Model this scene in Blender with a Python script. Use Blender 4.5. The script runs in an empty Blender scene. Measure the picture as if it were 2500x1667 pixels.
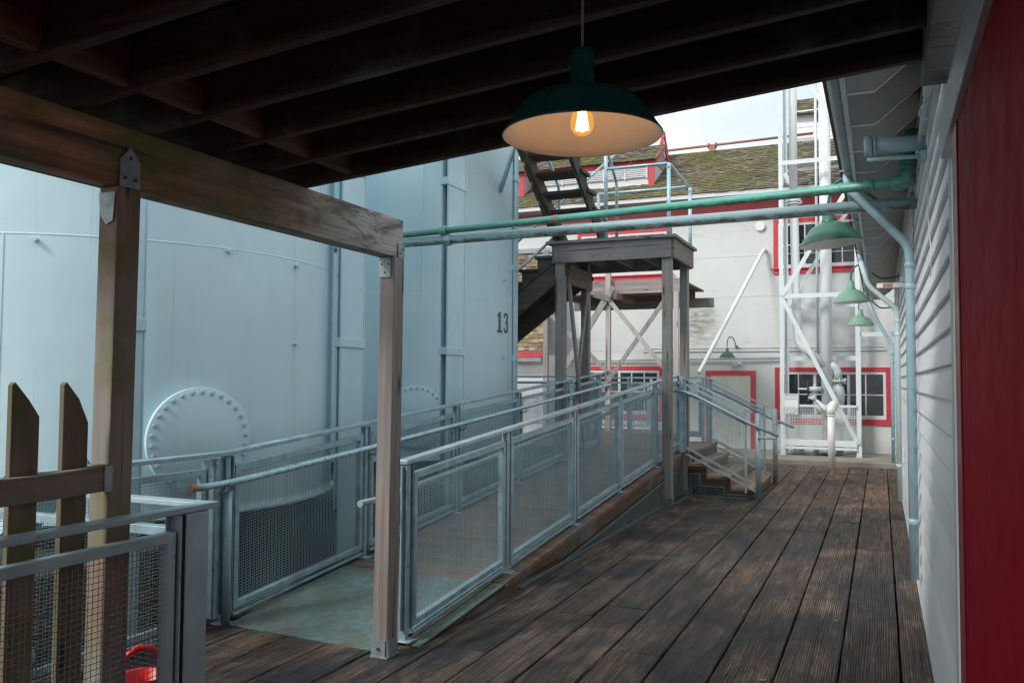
import bpy, bmesh, math, random
from mathutils import Vector, Matrix
random.seed(7)
R = math.radians
S = bpy.context.scene
COL = S.collection
H = 1.65
# ------------------------------------------------------------ camera
cam = bpy.data.objects.new('camera', bpy.data.cameras.new('camera'))
COL.objects.link(cam)
cam.matrix_world = Matrix(((0.91685811, 0.01225695, 0.39902503, 0), (0.39916528, -0.04363794, -0.91583995, 0),
                           (0.00618723, 0.99897222, -0.04490234, H), (0, 0, 0, 1)))
cam.data.lens = 29.77; cam.data.sensor_width = 36; cam.data.sensor_fit = 'HORIZONTAL'
cam.data.clip_start = 0.02; cam.data.clip_end = 500
S.camera = cam
# ------------------------------------------------------------ world
SUN_EL, SUN_AZ = R(40), R(215)      # azimuth of the sun, clockwise from +Y
W = bpy.data.worlds.new('World'); S.world = W; W.use_nodes = True
nt = W.node_tree; N = nt.nodes; L = nt.links; N.clear()
sky = N.new('ShaderNodeTexSky'); sky.sky_type = 'NISHITA'; sky.sun_disc = False
sky.sun_elevation = SUN_EL; sky.sun_rotation = SUN_AZ; sky.dust_density = 2.5; sky.air_density = 1.0; sky.ozone_density = 2.0
tc = N.new('ShaderNodeTexCoord'); mp = N.new('ShaderNodeMapping'); mp.inputs['Scale'].default_value = (1.2, 1.2, 4.0)
nz = N.new('ShaderNodeTexNoise'); nz.inputs['Scale'].default_value = 2.2; nz.inputs['Detail'].default_value = 6
cr = N.new('ShaderNodeValToRGB'); cr.color_ramp.elements[0].position = .36; cr.color_ramp.elements[1].position = .60
cr.color_ramp.elements[0].color = (.66, .66, .66, 1); cr.color_ramp.elements[1].color = (1, 1, 1, 1)
mx = N.new('ShaderNodeMixRGB'); mx.inputs['Color2'].default_value = (6.35, 6.90, 6.85, 1)
bg = N.new('ShaderNodeBackground'); bg.inputs['Strength'].default_value = 0.13
wo = N.new('ShaderNodeOutputWorld')
L.new(tc.outputs['Generated'], mp.inputs[0]); L.new(mp.outputs[0], nz.inputs['Vector']); L.new(nz.outputs['Fac'], cr.inputs[0])
L.new(cr.outputs[0], mx.inputs[0]); L.new(sky.outputs[0], mx.inputs['Color1']); L.new(mx.outputs[0], bg.inputs['Color']); L.new(bg.outputs[0], wo.inputs['Surface'])
# ------------------------------------------------------------ sun (hazy, soft)
sd = bpy.data.lights.new('sun', 'SUN'); sd.energy = 2.0; sd.angle = R(16); sd.color = (1.0, .955, .90)
so = bpy.data.objects.new('sun', sd); COL.objects.link(so)
sv = Vector((math.sin(SUN_AZ)*math.cos(SUN_EL), math.cos(SUN_AZ)*math.cos(SUN_EL), math.sin(SUN_EL)))
so.rotation_euler = sv.to_track_quat('Z', 'Y').to_euler(); so.location = (0, 0, 30)
S.view_settings.view_transform = 'Standard'; S.view_settings.look = 'None'; S.view_settings.gamma = 1
S.view_settings.exposure = 0.36
S.render.engine = 'CYCLES'
S.cycles.use_denoising = True; S.cycles.denoiser = 'OPENIMAGEDENOISE'; S.cycles.denoising_prefilter = 'NONE'; S.cycles.denoising_input_passes = 'RGB_ALBEDO_NORMAL'; S.cycles.sample_clamp_indirect = 3; S.cycles.sample_clamp_direct = 12; S.cycles.use_adaptive_sampling = False; S.cycles.filter_width = 1.35; S.cycles.use_light_tree = False; S.cycles.caustics_reflective = False; S.cycles.caustics_refractive = False; S.cycles.blur_glossy = 1.0
S.cycles.max_bounces = 6; S.cycles.transparent_max_bounces = 16

# ============================================================ materials
def newmat(name):
    m = bpy.data.materials.new(name); m.use_nodes = True
    return m, m.node_tree.nodes, m.node_tree.links, m.node_tree.nodes['Principled BSDF']
def coords(n, l, scale, rnd=0.0, src='Object'):
    tc = n.new('ShaderNodeTexCoord'); mp = n.new('ShaderNodeMapping'); mp.inputs['Scale'].default_value = scale
    out = tc.outputs[src]
    if rnd:
        at = n.new('ShaderNodeAttribute'); at.attribute_name = 'rnd'
        oi = n.new('ShaderNodeObjectInfo')
        a = n.new('ShaderNodeMath'); a.operation = 'ADD'; l.new(at.outputs['Fac'], a.inputs[0]); l.new(oi.outputs['Random'], a.inputs[1])
        cx = n.new('ShaderNodeCombineXYZ'); ml = n.new('ShaderNodeMath'); ml.operation = 'MULTIPLY'; ml.inputs[1].default_value = rnd
        l.new(a.outputs[0], ml.inputs[0])
        for k in range(3): l.new(ml.outputs[0], cx.inputs[k])
        v = n.new('ShaderNodeVectorMath'); v.operation = 'ADD'; l.new(out, v.inputs[0]); l.new(cx.outputs[0], v.inputs[1]); out = v.outputs[0]
    l.new(out, mp.inputs[0]); return mp.outputs[0]
def noise(n, l, vec, scale, detail=4, rough=.55, dist=0):
    t = n.new('ShaderNodeTexNoise'); t.inputs['Scale'].default_value = scale; t.inputs['Detail'].default_value = detail
    t.inputs['Roughness'].default_value = rough; t.inputs['Distortion'].default_value = dist
    l.new(vec, t.inputs['Vector']); return t.outputs['Fac']
def ramp(n, l, fac, stops):
    c = n.new('ShaderNodeValToRGB'); e = c.color_ramp.elements
    while len(e) < len(stops): e.new(.5)
    for k, (p, col) in enumerate(stops):
        e[k].position = p; e[k].color = (*col, 1) if len(col) == 3 else col
    l.new(fac, c.inputs[0]); return c.outputs[0]
def mix(n, l, fac, a, b, mode='MIX'):
    m = n.new('ShaderNodeMixRGB'); m.blend_type = mode
    for s, v in ((0, fac), (1, a), (2, b)):
        if hasattr(v, 'is_output') or hasattr(v, 'links'): l.new(v, m.inputs[s])
        elif isinstance(v, (int, float)): m.inputs[s].default_value = v if s == 0 else (v, v, v, 1)
        else: m.inputs[s].default_value = (*v, 1)
    return m.outputs[0]
def bump(n, l, b, h, strength=.4, dist=.01):
    x = n.new('ShaderNodeBump'); x.inputs['Strength'].default_value = strength; x.inputs['Distance'].default_value = dist
    l.new(h, x.inputs['Height']); l.new(x.outputs[0], b.inputs['Normal'])
G = lambda v: (v, v, v)

def wood(name, axis, dark, light, moss=0.0, mosscol=(.05, .07, .02), grey=0.0, greycol=(.22, .22, .22), rough=.8, fine=70, bs=.5, patch=0.0, patchcol=(.01, .014, .018), patchscale=(1.1, .5, 1), plo=.46, phi=.62):
    m, n, l, b = newmat(name)
    sc = {'X': (1.3, fine, fine), 'Y': (fine, 1.3, fine), 'Z': (fine, fine, 1.3)}[axis]
    v = coords(n, l, sc, rnd=7.3)
    g1 = noise(n, l, v, 1.0, 5, .6, .25)
    sc2 = tuple(s*.22 for s in sc); v2 = coords(n, l, sc2, rnd=3.1)
    g2 = noise(n, l, v2, 1.0, 3, .5, 1.2)
    f = mix(n, l, .5, g1, g2)
    c = ramp(n, l, f, [(.33, dark), (.5, tuple((x+y)/2 for x, y in zip(dark, light))), (.66, light)])
    at = n.new('ShaderNodeAttribute'); at.attribute_name = 'rnd'
    t = ramp(n, l, at.outputs['Fac'], [(0, G(.72)), (1, G(1.28))])
    c = mix(n, l, 1.0, c, t, 'MULTIPLY')
    vo = coords(n, l, (1, 1, 1))
    if grey:
        gn = ramp(n, l, noise(n, l, vo, 1.6, 4, .6), [(.5-.25*grey, G(0)), (.72-.25*grey, G(1))]); c = mix(n, l, gn, c, mix(n, l, g1, tuple(.5*x for x in greycol), greycol))
    if moss:
        mn = ramp(n, l, noise(n, l, coords(n, l, (1.7, 1.3, 2.1)), 1.5, 5, .65), [(.62-.22*moss, G(0)), (.75-.18*moss, G(.85))]); c = mix(n, l, mn, c, mosscol)
    if patch:
        pv = coords(n, l, patchscale)
        big = noise(n, l, pv, 1.0, 6, .68, .6)
        big2 = mix(n, l, .22, big, g1)
        pn = ramp(n, l, big2, [(plo, G(0)), (phi, G(patch))]); c = mix(n, l, pn, c, patchcol)
    ks = {'X': (.9, 4.5, 4.5), 'Y': (4.5, .9, 4.5), 'Z': (4.5, 4.5, .9)}[axis]
    vo2 = n.new('ShaderNodeTexVoronoi'); vo2.inputs['Scale'].default_value = 1.9; l.new(coords(n, l, ks, rnd=4.7), vo2.inputs['Vector'])
    c = mix(n, l, ramp(n, l, vo2.outputs['Distance'], [(.07, G(.85)), (.15, G(0))]), c, tuple(x*.35 for x in dark))
    ck = noise(n, l, coords(n, l, tuple(s*(.5 if s > 5 else .35) for s in sc), rnd=9.1), 1.0, 2, .4, .6)
    c = mix(n, l, ramp(n, l, ck, [(.66, G(0)), (.70, G(.8))]), c, tuple(x*.3 for x in dark))
    l.new(c, b.inputs['Base Color'])
    r = ramp(n, l, g2, [(.3, G(rough-.15)), (.7, G(min(1, rough+.12)))]); l.new(r, b.inputs['Roughness'])
    bump(n, l, b, f, bs, .006)
    return m
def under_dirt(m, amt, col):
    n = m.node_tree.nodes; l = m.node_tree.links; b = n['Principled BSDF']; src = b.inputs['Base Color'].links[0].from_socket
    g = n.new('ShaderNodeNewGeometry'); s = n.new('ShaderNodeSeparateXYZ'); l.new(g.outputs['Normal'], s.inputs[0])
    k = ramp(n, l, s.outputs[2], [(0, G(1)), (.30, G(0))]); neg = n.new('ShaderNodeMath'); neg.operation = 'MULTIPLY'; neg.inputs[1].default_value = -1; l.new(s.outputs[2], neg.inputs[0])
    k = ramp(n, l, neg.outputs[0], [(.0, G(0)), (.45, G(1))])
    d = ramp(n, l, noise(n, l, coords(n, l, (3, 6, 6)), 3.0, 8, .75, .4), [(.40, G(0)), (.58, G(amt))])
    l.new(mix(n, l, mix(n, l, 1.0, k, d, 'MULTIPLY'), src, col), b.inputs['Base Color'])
def paint(name, col, rough=.55, var=.12, dirt=0.0, dirtcol=(.15, .14, .10), dscale=(1, 1, 1), metallic=0, bs=.08, nscale=3.0, streak=0.0, streakcol=(.3, .3, .28), spec=.5, tone=None):
    m, n, l, b = newmat(name)
    v = coords(n, l, (1, 1, 1), rnd=.0)
    a = noise(n, l, v, nscale, 5, .6)
    c = mix(n, l, ramp(n, l, a, [(.3, G(0)), (.7, G(1))]), tuple(x*(1-var) for x in col), tuple(min(1, x*(1+var)) for x in (tone or col)))
    if dirt:
        d = ramp(n, l, noise(n, l, coords(n, l, dscale), 2.0, 8, .72, .4), [(.66-.2*dirt, G(0)), (.80-.1*dirt, G(.8))]); c = mix(n, l, d, c, dirtcol)
    if streak:
        d = ramp(n, l, noise(n, l, coords(n, l, (9, 9, .45)), 1.0, 5, .6, .3), [(.52, G(0)), (.8, G(streak))]); c = mix(n, l, d, c, streakcol)
    l.new(c, b.inputs['Base Color']); b.inputs['Metallic'].default_value = metallic
    b.inputs['Specular IOR Level'].default_value = spec
    l.new(ramp(n, l, noise(n, l, v, 9, 4), [(.3, G(rough-.08)), (.7, G(rough+.1))]), b.inputs['Roughness'])
    bump(n, l, b, noise(n, l, v, 45, 4), bs, .004)
    return m
M = {}
def deck_mat():
    m, n, l, b = newmat('worn_deck_planks')
    g1 = noise(n, l, coords(n, l, (70, 1.6, 70), rnd=7.3), 1.0, 6, .65, .35)
    wv = n.new('ShaderNodeTexWave'); wv.wave_type = 'BANDS'; wv.bands_direction = 'X'; wv.inputs['Scale'].default_value = 1.0
    wv.inputs['Distortion'].default_value = 9; wv.inputs['Detail'].default_value = 3; wv.inputs['Detail Scale'].default_value = .55; wv.inputs['Detail Roughness'].default_value = .6
    l.new(coords(n, l, (22, 1.5, 20), rnd=5.1), wv.inputs['Vector'])
    g2 = noise(n, l, coords(n, l, (11, 1.2, 11), rnd=3.3), 1.0, 4, .6, 1.0)
    f = mix(n, l, .20, mix(n, l, .45, g1, g2), wv.outputs['Fac'])
    c = ramp(n, l, f, [(.28, (.014, .011, .010)), (.42, (.092, .064, .049)), (.54, (.205, .143, .108)), (.70, (.38, .272, .212))])
    at = n.new('ShaderNodeAttribute'); at.attribute_name = 'rnd'
    c = mix(n, l, 1.0, c, ramp(n, l, at.outputs['Fac'], [(0, (.62, .64, .68)), (.5, (1, 1, 1)), (1, (1.32, 1.20, 1.10))]), 'MULTIPLY')
    vo = coords(n, l, (1, 1, 1))
    c = mix(n, l, ramp(n, l, noise(n, l, vo, 2.2, 5, .65), [(.48, G(0)), (.66, G(.75))]), c, mix(n, l, f, (.035, .036, .040), (.15, .145, .15)))
    c = mix(n, l, ramp(n, l, noise(n, l, coords(n, l, (1.1, .8, 1)), 2.4, 6, .7), [(.56, G(0)), (.70, G(.75))]), c, mix(n, l, g1, (.02, .022, .008), (.085, .088, .030)))
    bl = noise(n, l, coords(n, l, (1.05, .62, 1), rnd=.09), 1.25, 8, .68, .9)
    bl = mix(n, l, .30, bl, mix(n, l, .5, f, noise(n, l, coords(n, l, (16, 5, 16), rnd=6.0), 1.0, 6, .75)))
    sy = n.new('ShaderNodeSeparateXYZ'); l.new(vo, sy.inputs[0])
    far = n.new('ShaderNodeMapRange'); far.inputs['From Min'].default_value = 9; far.inputs['From Max'].default_value = 14; far.inputs['To Min'].default_value = 0; far.inputs['To Max'].default_value = .075; l.new(sy.outputs[1], far.inputs['Value'])  # dark stain thinned toward the far end, painting in its sunlit tone
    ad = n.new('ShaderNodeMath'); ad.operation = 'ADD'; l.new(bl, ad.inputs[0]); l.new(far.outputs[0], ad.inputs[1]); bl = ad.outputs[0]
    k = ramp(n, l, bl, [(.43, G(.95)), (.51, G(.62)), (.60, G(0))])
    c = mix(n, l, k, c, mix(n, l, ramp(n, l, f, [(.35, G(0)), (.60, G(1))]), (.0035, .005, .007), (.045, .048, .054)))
    vd = n.new('ShaderNodeTexVoronoi'); vd.inputs['Scale'].default_value = 1; l.new(coords(n, l, (42, 17, 1)), vd.inputs['Vector'])
    c = mix(n, l, ramp(n, l, vd.outputs['Distance'], [(.10, G(.75)), (.20, G(0))]), c, (.008, .007, .007))
    pale = ramp(n, l, noise(n, l, coords(n, l, (5, 1.6, 5), rnd=2.2), 2.0, 6, .75, .5), [(.64, G(0)), (.73, G(.45))]); c = mix(n, l, pale, c, (.26, .24, .22))
    l.new(c, b.inputs['Base Color']); l.new(ramp(n, l, bl, [(.46, G(.55)), (.62, G(.80))]), b.inputs['Roughness']); b.inputs['Specular IOR Level'].default_value = .12
    fr = n.new('ShaderNodeMath'); fr.operation = 'MULTIPLY_ADD'; fr.inputs[1].default_value = 1/.3265; fr.inputs[2].default_value = 10+.243/.3265; l.new(sy.outputs[0], fr.inputs[0])
    def M2(op, a, v):
        q = n.new('ShaderNodeMath'); q.operation = op
        for i, s in enumerate((a, v)):
            if s is None: continue
            if isinstance(s, (int, float)): q.inputs[i].default_value = s
            else: l.new(s, q.inputs[i])
        return q.outputs[0]
    ax = M2('MULTIPLY', M2('SUBTRACT', M2('ABSOLUTE', M2('SUBTRACT', M2('FRACT', fr.outputs[0], None), .5), None), .33), .3265)
    ay = M2('MULTIPLY', M2('SUBTRACT', M2('FRACT', M2('MULTIPLY', sy.outputs[1], 1/.61), None), .5), .61)
    dn = M2('SQRT', M2('ADD', M2('MULTIPLY', ax, ax), M2('MULTIPLY', ay, ay)), None)
    base = b.inputs['Base Color'].links[0].from_socket
    l.new(mix(n, l, ramp(n, l, dn, [(.0055, G(.95)), (.0085, G(0))]), base, (.010, .010, .012)), b.inputs['Base Color'])
    bump(n, l, b, f, .6, .007)
    return m
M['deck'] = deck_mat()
M['ramp'] = wood('ramp_boards', 'X', (.08, .045, .030), (.34, .20, .135), moss=.1, grey=.25, fine=40, bs=.8, patch=.5, patchcol=(.02, .022, .025))
M['skirt'] = wood('skirt_boards', 'Y', (.035, .018, .012), (.16, .085, .055), moss=.45, grey=.2, fine=40, bs=.7, patch=.6)
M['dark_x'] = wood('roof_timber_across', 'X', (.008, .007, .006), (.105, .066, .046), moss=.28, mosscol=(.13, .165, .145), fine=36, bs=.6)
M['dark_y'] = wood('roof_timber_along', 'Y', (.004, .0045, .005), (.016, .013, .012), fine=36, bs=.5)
M['block_y'] = wood('blocking_timber', 'Y', (.04, .028, .018), (.24, .155, .092), fine=36, bs=.5)
M['beam_y'] = wood('beam_timber', 'Y', (.15, .070, .040), (.70, .36, .21), moss=1.0, mosscol=(.115, .135, .035), grey=.15, greycol=(.26, .24, .22), fine=34, bs=.6)
def weather_end(m, y0, y1):
    n = m.node_tree.nodes; l = m.node_tree.links; b = n['Principled BSDF']; src = b.inputs['Base Color'].links[0].from_socket
    t = n.new('ShaderNodeTexCoord'); s = n.new('ShaderNodeSeparateXYZ'); l.new(t.outputs['Object'], s.inputs[0])
    nn = noise(n, l, coords(n, l, (3, 3, 5)), 1.5, 6, .7); a = n.new('ShaderNodeMath'); a.operation = 'MULTIPLY_ADD'; a.inputs[1].default_value = .9; l.new(nn, a.inputs[0]); l.new(s.outputs[1], a.inputs[2])
    mr = n.new('ShaderNodeMapRange'); mr.inputs['From Min'].default_value = y0+.45; mr.inputs['From Max'].default_value = y1+.45; l.new(a.outputs[0], mr.inputs['Value'])
    g = noise(n, l, coords(n, l, (50, 1.5, 50)), 1, 6, .7, .4)
    dk = ramp(n, l, noise(n, l, coords(n, l, (2, 1.6, 5)), 1.4, 6, .75, .5), [(.47, G(.0)), (.60, G(.85))])
    gc = mix(n, l, dk, ramp(n, l, g, [(.32, (.20, .185, .18)), (.62, (.52, .49, .48))]), (.05, .055, .06))
    l.new(mix(n, l, mr.outputs[0], src, gc), b.inputs['Base Color'])
weather_end(M['beam_y'], -1.35, -.45)
M['post_z'] = wood('post_timber', 'Z', (.12, .098, .085), (.40, .342, .315), moss=.1, grey=.35, greycol=(.30, .29, .30), fine=40, bs=.5)
M['post_red'] = wood('left_post_timber', 'Z', (.15, .08, .055), (.42, .28, .20), moss=.6, mosscol=(.20, .20, .09), grey=.4, greycol=(.38, .36, .32), fine=34, bs=.5)
M['picket'] = wood('picket_timber', 'Z', (.11, .085, .055), (.38, .29, .20), moss=.7, mosscol=(.15, .155, .06), grey=.25, fine=34, bs=.6)
M['rail_y'] = wood('fence_rail_timber', 'Y', (.10, .09, .06), (.40, .33, .24), moss=.6, mosscol=(.15, .155, .075), grey=.45, greycol=(.34, .33, .30), fine=34, bs=.6)
M['tower_z'] = wood('platform_post_timber', 'Z', (.13, .12, .118), (.38, .345, .34), grey=.5, greycol=(.36, .345, .35), fine=36, bs=.5)
M['tower_x'] = wood('platform_board_timber', 'X', (.085, .078, .080), (.30, .27, .26), grey=.45, greycol=(.28, .27, .28), fine=34, bs=.6, moss=.1)
M['tower_y'] = wood('platform_side_timber', 'Y', (.09, .070, .055), (.27, .21, .165), grey=.3, greycol=(.22, .21, .21), fine=34, bs=.6, moss=.2)
M['stair_dark'] = wood('dark_stair_timber', 'X', (.022, .023, .020), (.10, .094, .080), fine=36, bs=.5, moss=.2)
M['stair_brown'] = wood('stair_stringer_timber', 'Z', (.05, .042, .035), (.155, .125, .100), fine=34, bs=.5, moss=.1)
M['step'] = wood('step_timber', 'Y', (.12, .080, .055), (.40, .28, .20), fine=34, bs=.6, patch=.5, patchcol=(.05, .04, .04))
M['step_dark'] = wood('step_side_timber', 'X', (.02, .015, .012), (.07, .05, .04), fine=34, bs=.5)
M['balc_z'] = wood('walkway_brace_timber', 'Z', (.24, .215, .205), (.50, .46, .45), fine=34, bs=.4)
M['balc_x'] = wood('walkway_beam_timber', 'X', (.20, .17, .165), (.42, .37, .36), fine=34, bs=.4)
M['balc_brown'] = wood('walkway_joist_timber', 'X', (.07, .04, .03), (.26, .16, .11), fine=34, bs=.4)
M['tank'] = paint('tank_paint', (.475, .68, .78), .42, .07, nscale=.55, streak=.28, streakcol=(.42, .58, .65), bs=.05, dirt=.05, dirtcol=(.33, .40, .42), dscale=(.7, .7, 1.2), tone=(.57, .735, .80))
def tank_extra(m):
    n = m.node_tree.nodes; l = m.node_tree.links; b = n['Principled BSDF']; src = b.inputs['Base Color'].links[0].from_socket
    nb = b.inputs['Normal'].links[0].from_node
    d = n.new('ShaderNodeBump'); d.inputs['Strength'].default_value = .35; d.inputs['Distance'].default_value = .06
    l.new(noise(n, l, coords(n, l, (1, 1, .8)), 1.3, 3, .5), d.inputs['Height']); l.new(nb.outputs[0], d.inputs['Normal']); l.new(d.outputs[0], b.inputs['Normal'])
    t = n.new('ShaderNodeTexCoord'); s = n.new('ShaderNodeSeparateXYZ'); l.new(t.outputs['Object'], s.inputs[0])
    low = ramp(n, l, s.outputs[2], [(.05, G(1)), (.45, G(0))])
    dirt = ramp(n, l, noise(n, l, coords(n, l, (6, 6, .8)), 1.5, 7, .7, .3), [(.42, G(0)), (.62, G(.8))])
    c = mix(n, l, mix(n, l, 1.0, low, dirt, 'MULTIPLY'), src, (.22, .27, .27))
    run = ramp(n, l, noise(n, l, coords(n, l, (16, 16, .35)), 1.0, 4, .55), [(.63, G(0)), (.70, G(.35))]); c = mix(n, l, run, c, (.40, .42, .38))
    pat = ramp(n, l, noise(n, l, coords(n, l, (1, 1, .6)), .9, 2, .4), [(.50, G(0)), (.53, G(.35))]); c = mix(n, l, pat, c, (.60, .76, .82))
    l.new(c, b.inputs['Base Color'])
tank_extra(M['tank'])
M['tank_base'] = paint('tank_base_concrete', (.035, .05, .055), .8, .3)
M['column'] = paint('steel_column_paint', (.48, .67, .76), .45, .08, dirt=.15, dirtcol=(.30, .36, .36), bs=.06)
M['galv'] = paint('galvanised_steel', (.33, .47, .53), .42, .25, metallic=.35, nscale=7, bs=.10, dirt=.12, dirtcol=(.16, .19, .19), dscale=(3, 3, 3))
M['galv_light'] = paint('bright_galvanised_steel', (.40, .51, .56), .38, .18, metallic=.35, nscale=7, bs=.08)
M['wire'] = paint('wire_mesh_steel', (.27, .39, .43), .5, .15, metallic=.3, bs=0)
M['near_steel'] = paint('near_rail_steel', (.40, .54, .60), .42, .18, metallic=.15, nscale=5, bs=.08, streak=.5, streakcol=(.33, .42, .50))
M['wire_near'] = paint('near_wire', (.15, .20, .21), .5, .15, bs=0)
M['wire_white'] = paint('white_wire', (.70, .75, .76), .5, .08, bs=0)
M['handrail'] = paint('handrail_pipe', (.44, .66, .76), .32, .18, metallic=.2, dirt=.42, dirtcol=(.20, .16, .14), dscale=(4, 2, 6), nscale=8, bs=.1)
M['rustwire'] = paint('rusty_wire', (.07, .045, .03), .8, .3, nscale=20, bs=0)
M['rust'] = paint('rusty_cap', (.42, .20, .13), .7, .3, nscale=30)
M['green_pipe'] = paint('green_pipe_paint', (.12, .40, .33), .35, .16, dirt=.30, dirtcol=(.07, .13, .10), dscale=(1.2, 5, 9), nscale=4, bs=.12)
M['grey_pipe'] = paint('grey_pipe_paint', (.36, .52, .57), .38, .10, dirt=.42, dirtcol=(.13, .15, .10), dscale=(1.4, 5, 11), nscale=5, bs=.12)
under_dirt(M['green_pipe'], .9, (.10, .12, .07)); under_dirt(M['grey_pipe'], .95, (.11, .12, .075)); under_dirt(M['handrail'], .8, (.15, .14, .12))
M['downpipe'] = paint('downpipe_paint', (.33, .49, .55), .42, .10, nscale=4, bs=.08, dirt=.08, dirtcol=(.5, .55, .55))
M['downpipe_far'] = paint('pale_downpipe_paint', (.52, .66, .68), .42, .08, nscale=4, bs=.06)
M['lamp_green'] = paint('green_enamel', (.060, .175, .125), .33, .12, nscale=8, bs=.04)
M['lamp_teal'] = paint('dark_teal_enamel', (.010, .085, .085), .30, .12, nscale=8, bs=.03)
M['lamp_pale'] = paint('pale_green_enamel', (.18, .34, .26), .38, .12, nscale=8, bs=.04)
M['lamp_in'] = paint('white_enamel', (.78, .76, .72), .45, .03, nscale=8, bs=.02)
M['siding'] = paint('white_clapboard_paint', (.82, .83, .86), .40, .04, nscale=1.5, bs=.10, dirt=.02, dirtcol=(.55, .55, .55), tone=(.86, .86, .87))
def per_piece(m, lo, hi):
    n = m.node_tree.nodes; l = m.node_tree.links; b = n['Principled BSDF']; src = b.inputs['Base Color'].links[0].from_socket
    at = n.new('ShaderNodeAttribute'); at.attribute_name = 'rnd'
    sc = noise(n, l, coords(n, l, (1, 1.2, 24), rnd=4), 1.5, 6, .7, .2)
    c = mix(n, l, 1.0, src, ramp(n, l, at.outputs['Fac'], [(0, G(lo)), (1, G(hi))]), 'MULTIPLY')
    c = mix(n, l, ramp(n, l, sc, [(.60, G(0)), (.72, G(.45))]), c, (.50, .50, .50))
    l.new(c, b.inputs['Base Color'])
per_piece(M['siding'], .90, 1.06)
M['trim'] = paint('white_trim_paint', (.66, .66, .69), .5, .05, bs=.1)
M['soffit'] = paint('grey_soffit_paint', (.84, .82, .81), .7, .10, dirt=.22, dirtcol=(.26, .25, .24), dscale=(2, 2, 2), bs=.12)
M['soffit_edge'] = paint('white_soffit_edge', (.84, .70, .69), .6, .05)
M['fascia'] = paint('grey_fascia_paint', (.52, .60, .63), .5, .06, dirt=.1, dirtcol=(.4, .45, .45))
M['door_red'] = paint('red_door_paint', (.38, .006, .026), .66, .08, nscale=1.2, bs=.12, spec=.05, dirt=.0, dirtcol=(.08, .005, .01), dscale=(1, 1, 1))
M['door_edge'] = paint('red_door_edge_paint', (.34, .05, .065), .4, .10, nscale=2.5, bs=.08)
M['red'] = paint('red_trim_paint', (.56, .045, .065), .5, .10, nscale=4, bs=.1, dirt=.10, dirtcol=(.50, .12, .12))
M['red_band'] = paint('faded_red_paint', (.55, .08, .09), .55, .12, nscale=3, bs=.1)
M['rose'] = paint('ridge_pipe_paint', (.36, .16, .12), .55, .15, nscale=5)
M['white_metal'] = paint('white_pipe_paint', (.74, .78, .80), .32, .04, nscale=2, bs=.03, streak=.12, streakcol=(.5, .52, .5))
M['white_steel'] = paint('white_steel_paint', (.68, .75, .78), .45, .06, nscale=4, bs=.05, dirt=.1, dirtcol=(.45, .48, .46), dscale=(3, 3, 3))
M['pvc'] = paint('white_plastic', (.82, .80, .78), .3, .02, bs=.01)
M['grey_steel'] = paint('grey_steel', (.30, .34, .37), .5, .15, metallic=.3)
M['strip'] = paint('dull_steel_strip', (.11, .15, .155), .6, .2, metallic=.2, nscale=12)
M['bracket'] = paint('galvanised_bracket', (.30, .36, .38), .45, .2, metallic=.5, nscale=20)
M['plate'] = paint('green_steel_plate', (.135, .205, .205), .62, .28, nscale=14, bs=.7, dirt=1.15, dirtcol=(.14, .115, .075), dscale=(2.2, 2.2, 1))
M['plate'].node_tree.nodes['Principled BSDF'].inputs['Specular IOR Level'].default_value = .25
M['concrete'] = paint('mossy_concrete', (.26, .25, .21), .85, .2, nscale=3, bs=.4, dirt=.55, dirtcol=(.09, .10, .03), dscale=(1, 1.5, 3))
M['ground'] = paint('dark_ground', (.018, .024, .026), .9, .4, nscale=2, bs=.3)
M['flash'] = paint('grey_flashing', (.33, .35, .36), .6, .15, nscale=6)
M['can'] = paint('red_plastic', (.80, .03, .04), .35, .06, nscale=3, bs=.02)
M['black'] = paint('black_paint', (.035, .045, .05), .6, .1)
M['ink'] = paint('worn_stencil_paint', (.10, .13, .15), .7, .15, nscale=40, dirt=.35, dirtcol=(.30, .38, .42), dscale=(14, 14, 14))
M['sheet'] = paint('white_sheet', (.55, .58, .62), .7, .05)
M['cable'] = paint('cable', (.25, .25, .25), .6, .05)
M['leaf'] = paint('dry_leaf', (.45, .36, .28), .7, .2)
M['door_white'] = paint('weathered_white_door', (.66, .67, .62), .6, .06, dirt=.5, dirtcol=(.36, .38, .30), dscale=(3, 3, .8), bs=.1)
M['valve'] = paint('grey_valve_paint', (.50, .56, .58), .5, .12, nscale=12, bs=.1, dirt=.3, dirtcol=(.3, .32, .32), dscale=(5, 5, 5))
M['sign'] = paint('white_sign_paint', (.78, .80, .80), .5, .04)
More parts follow.
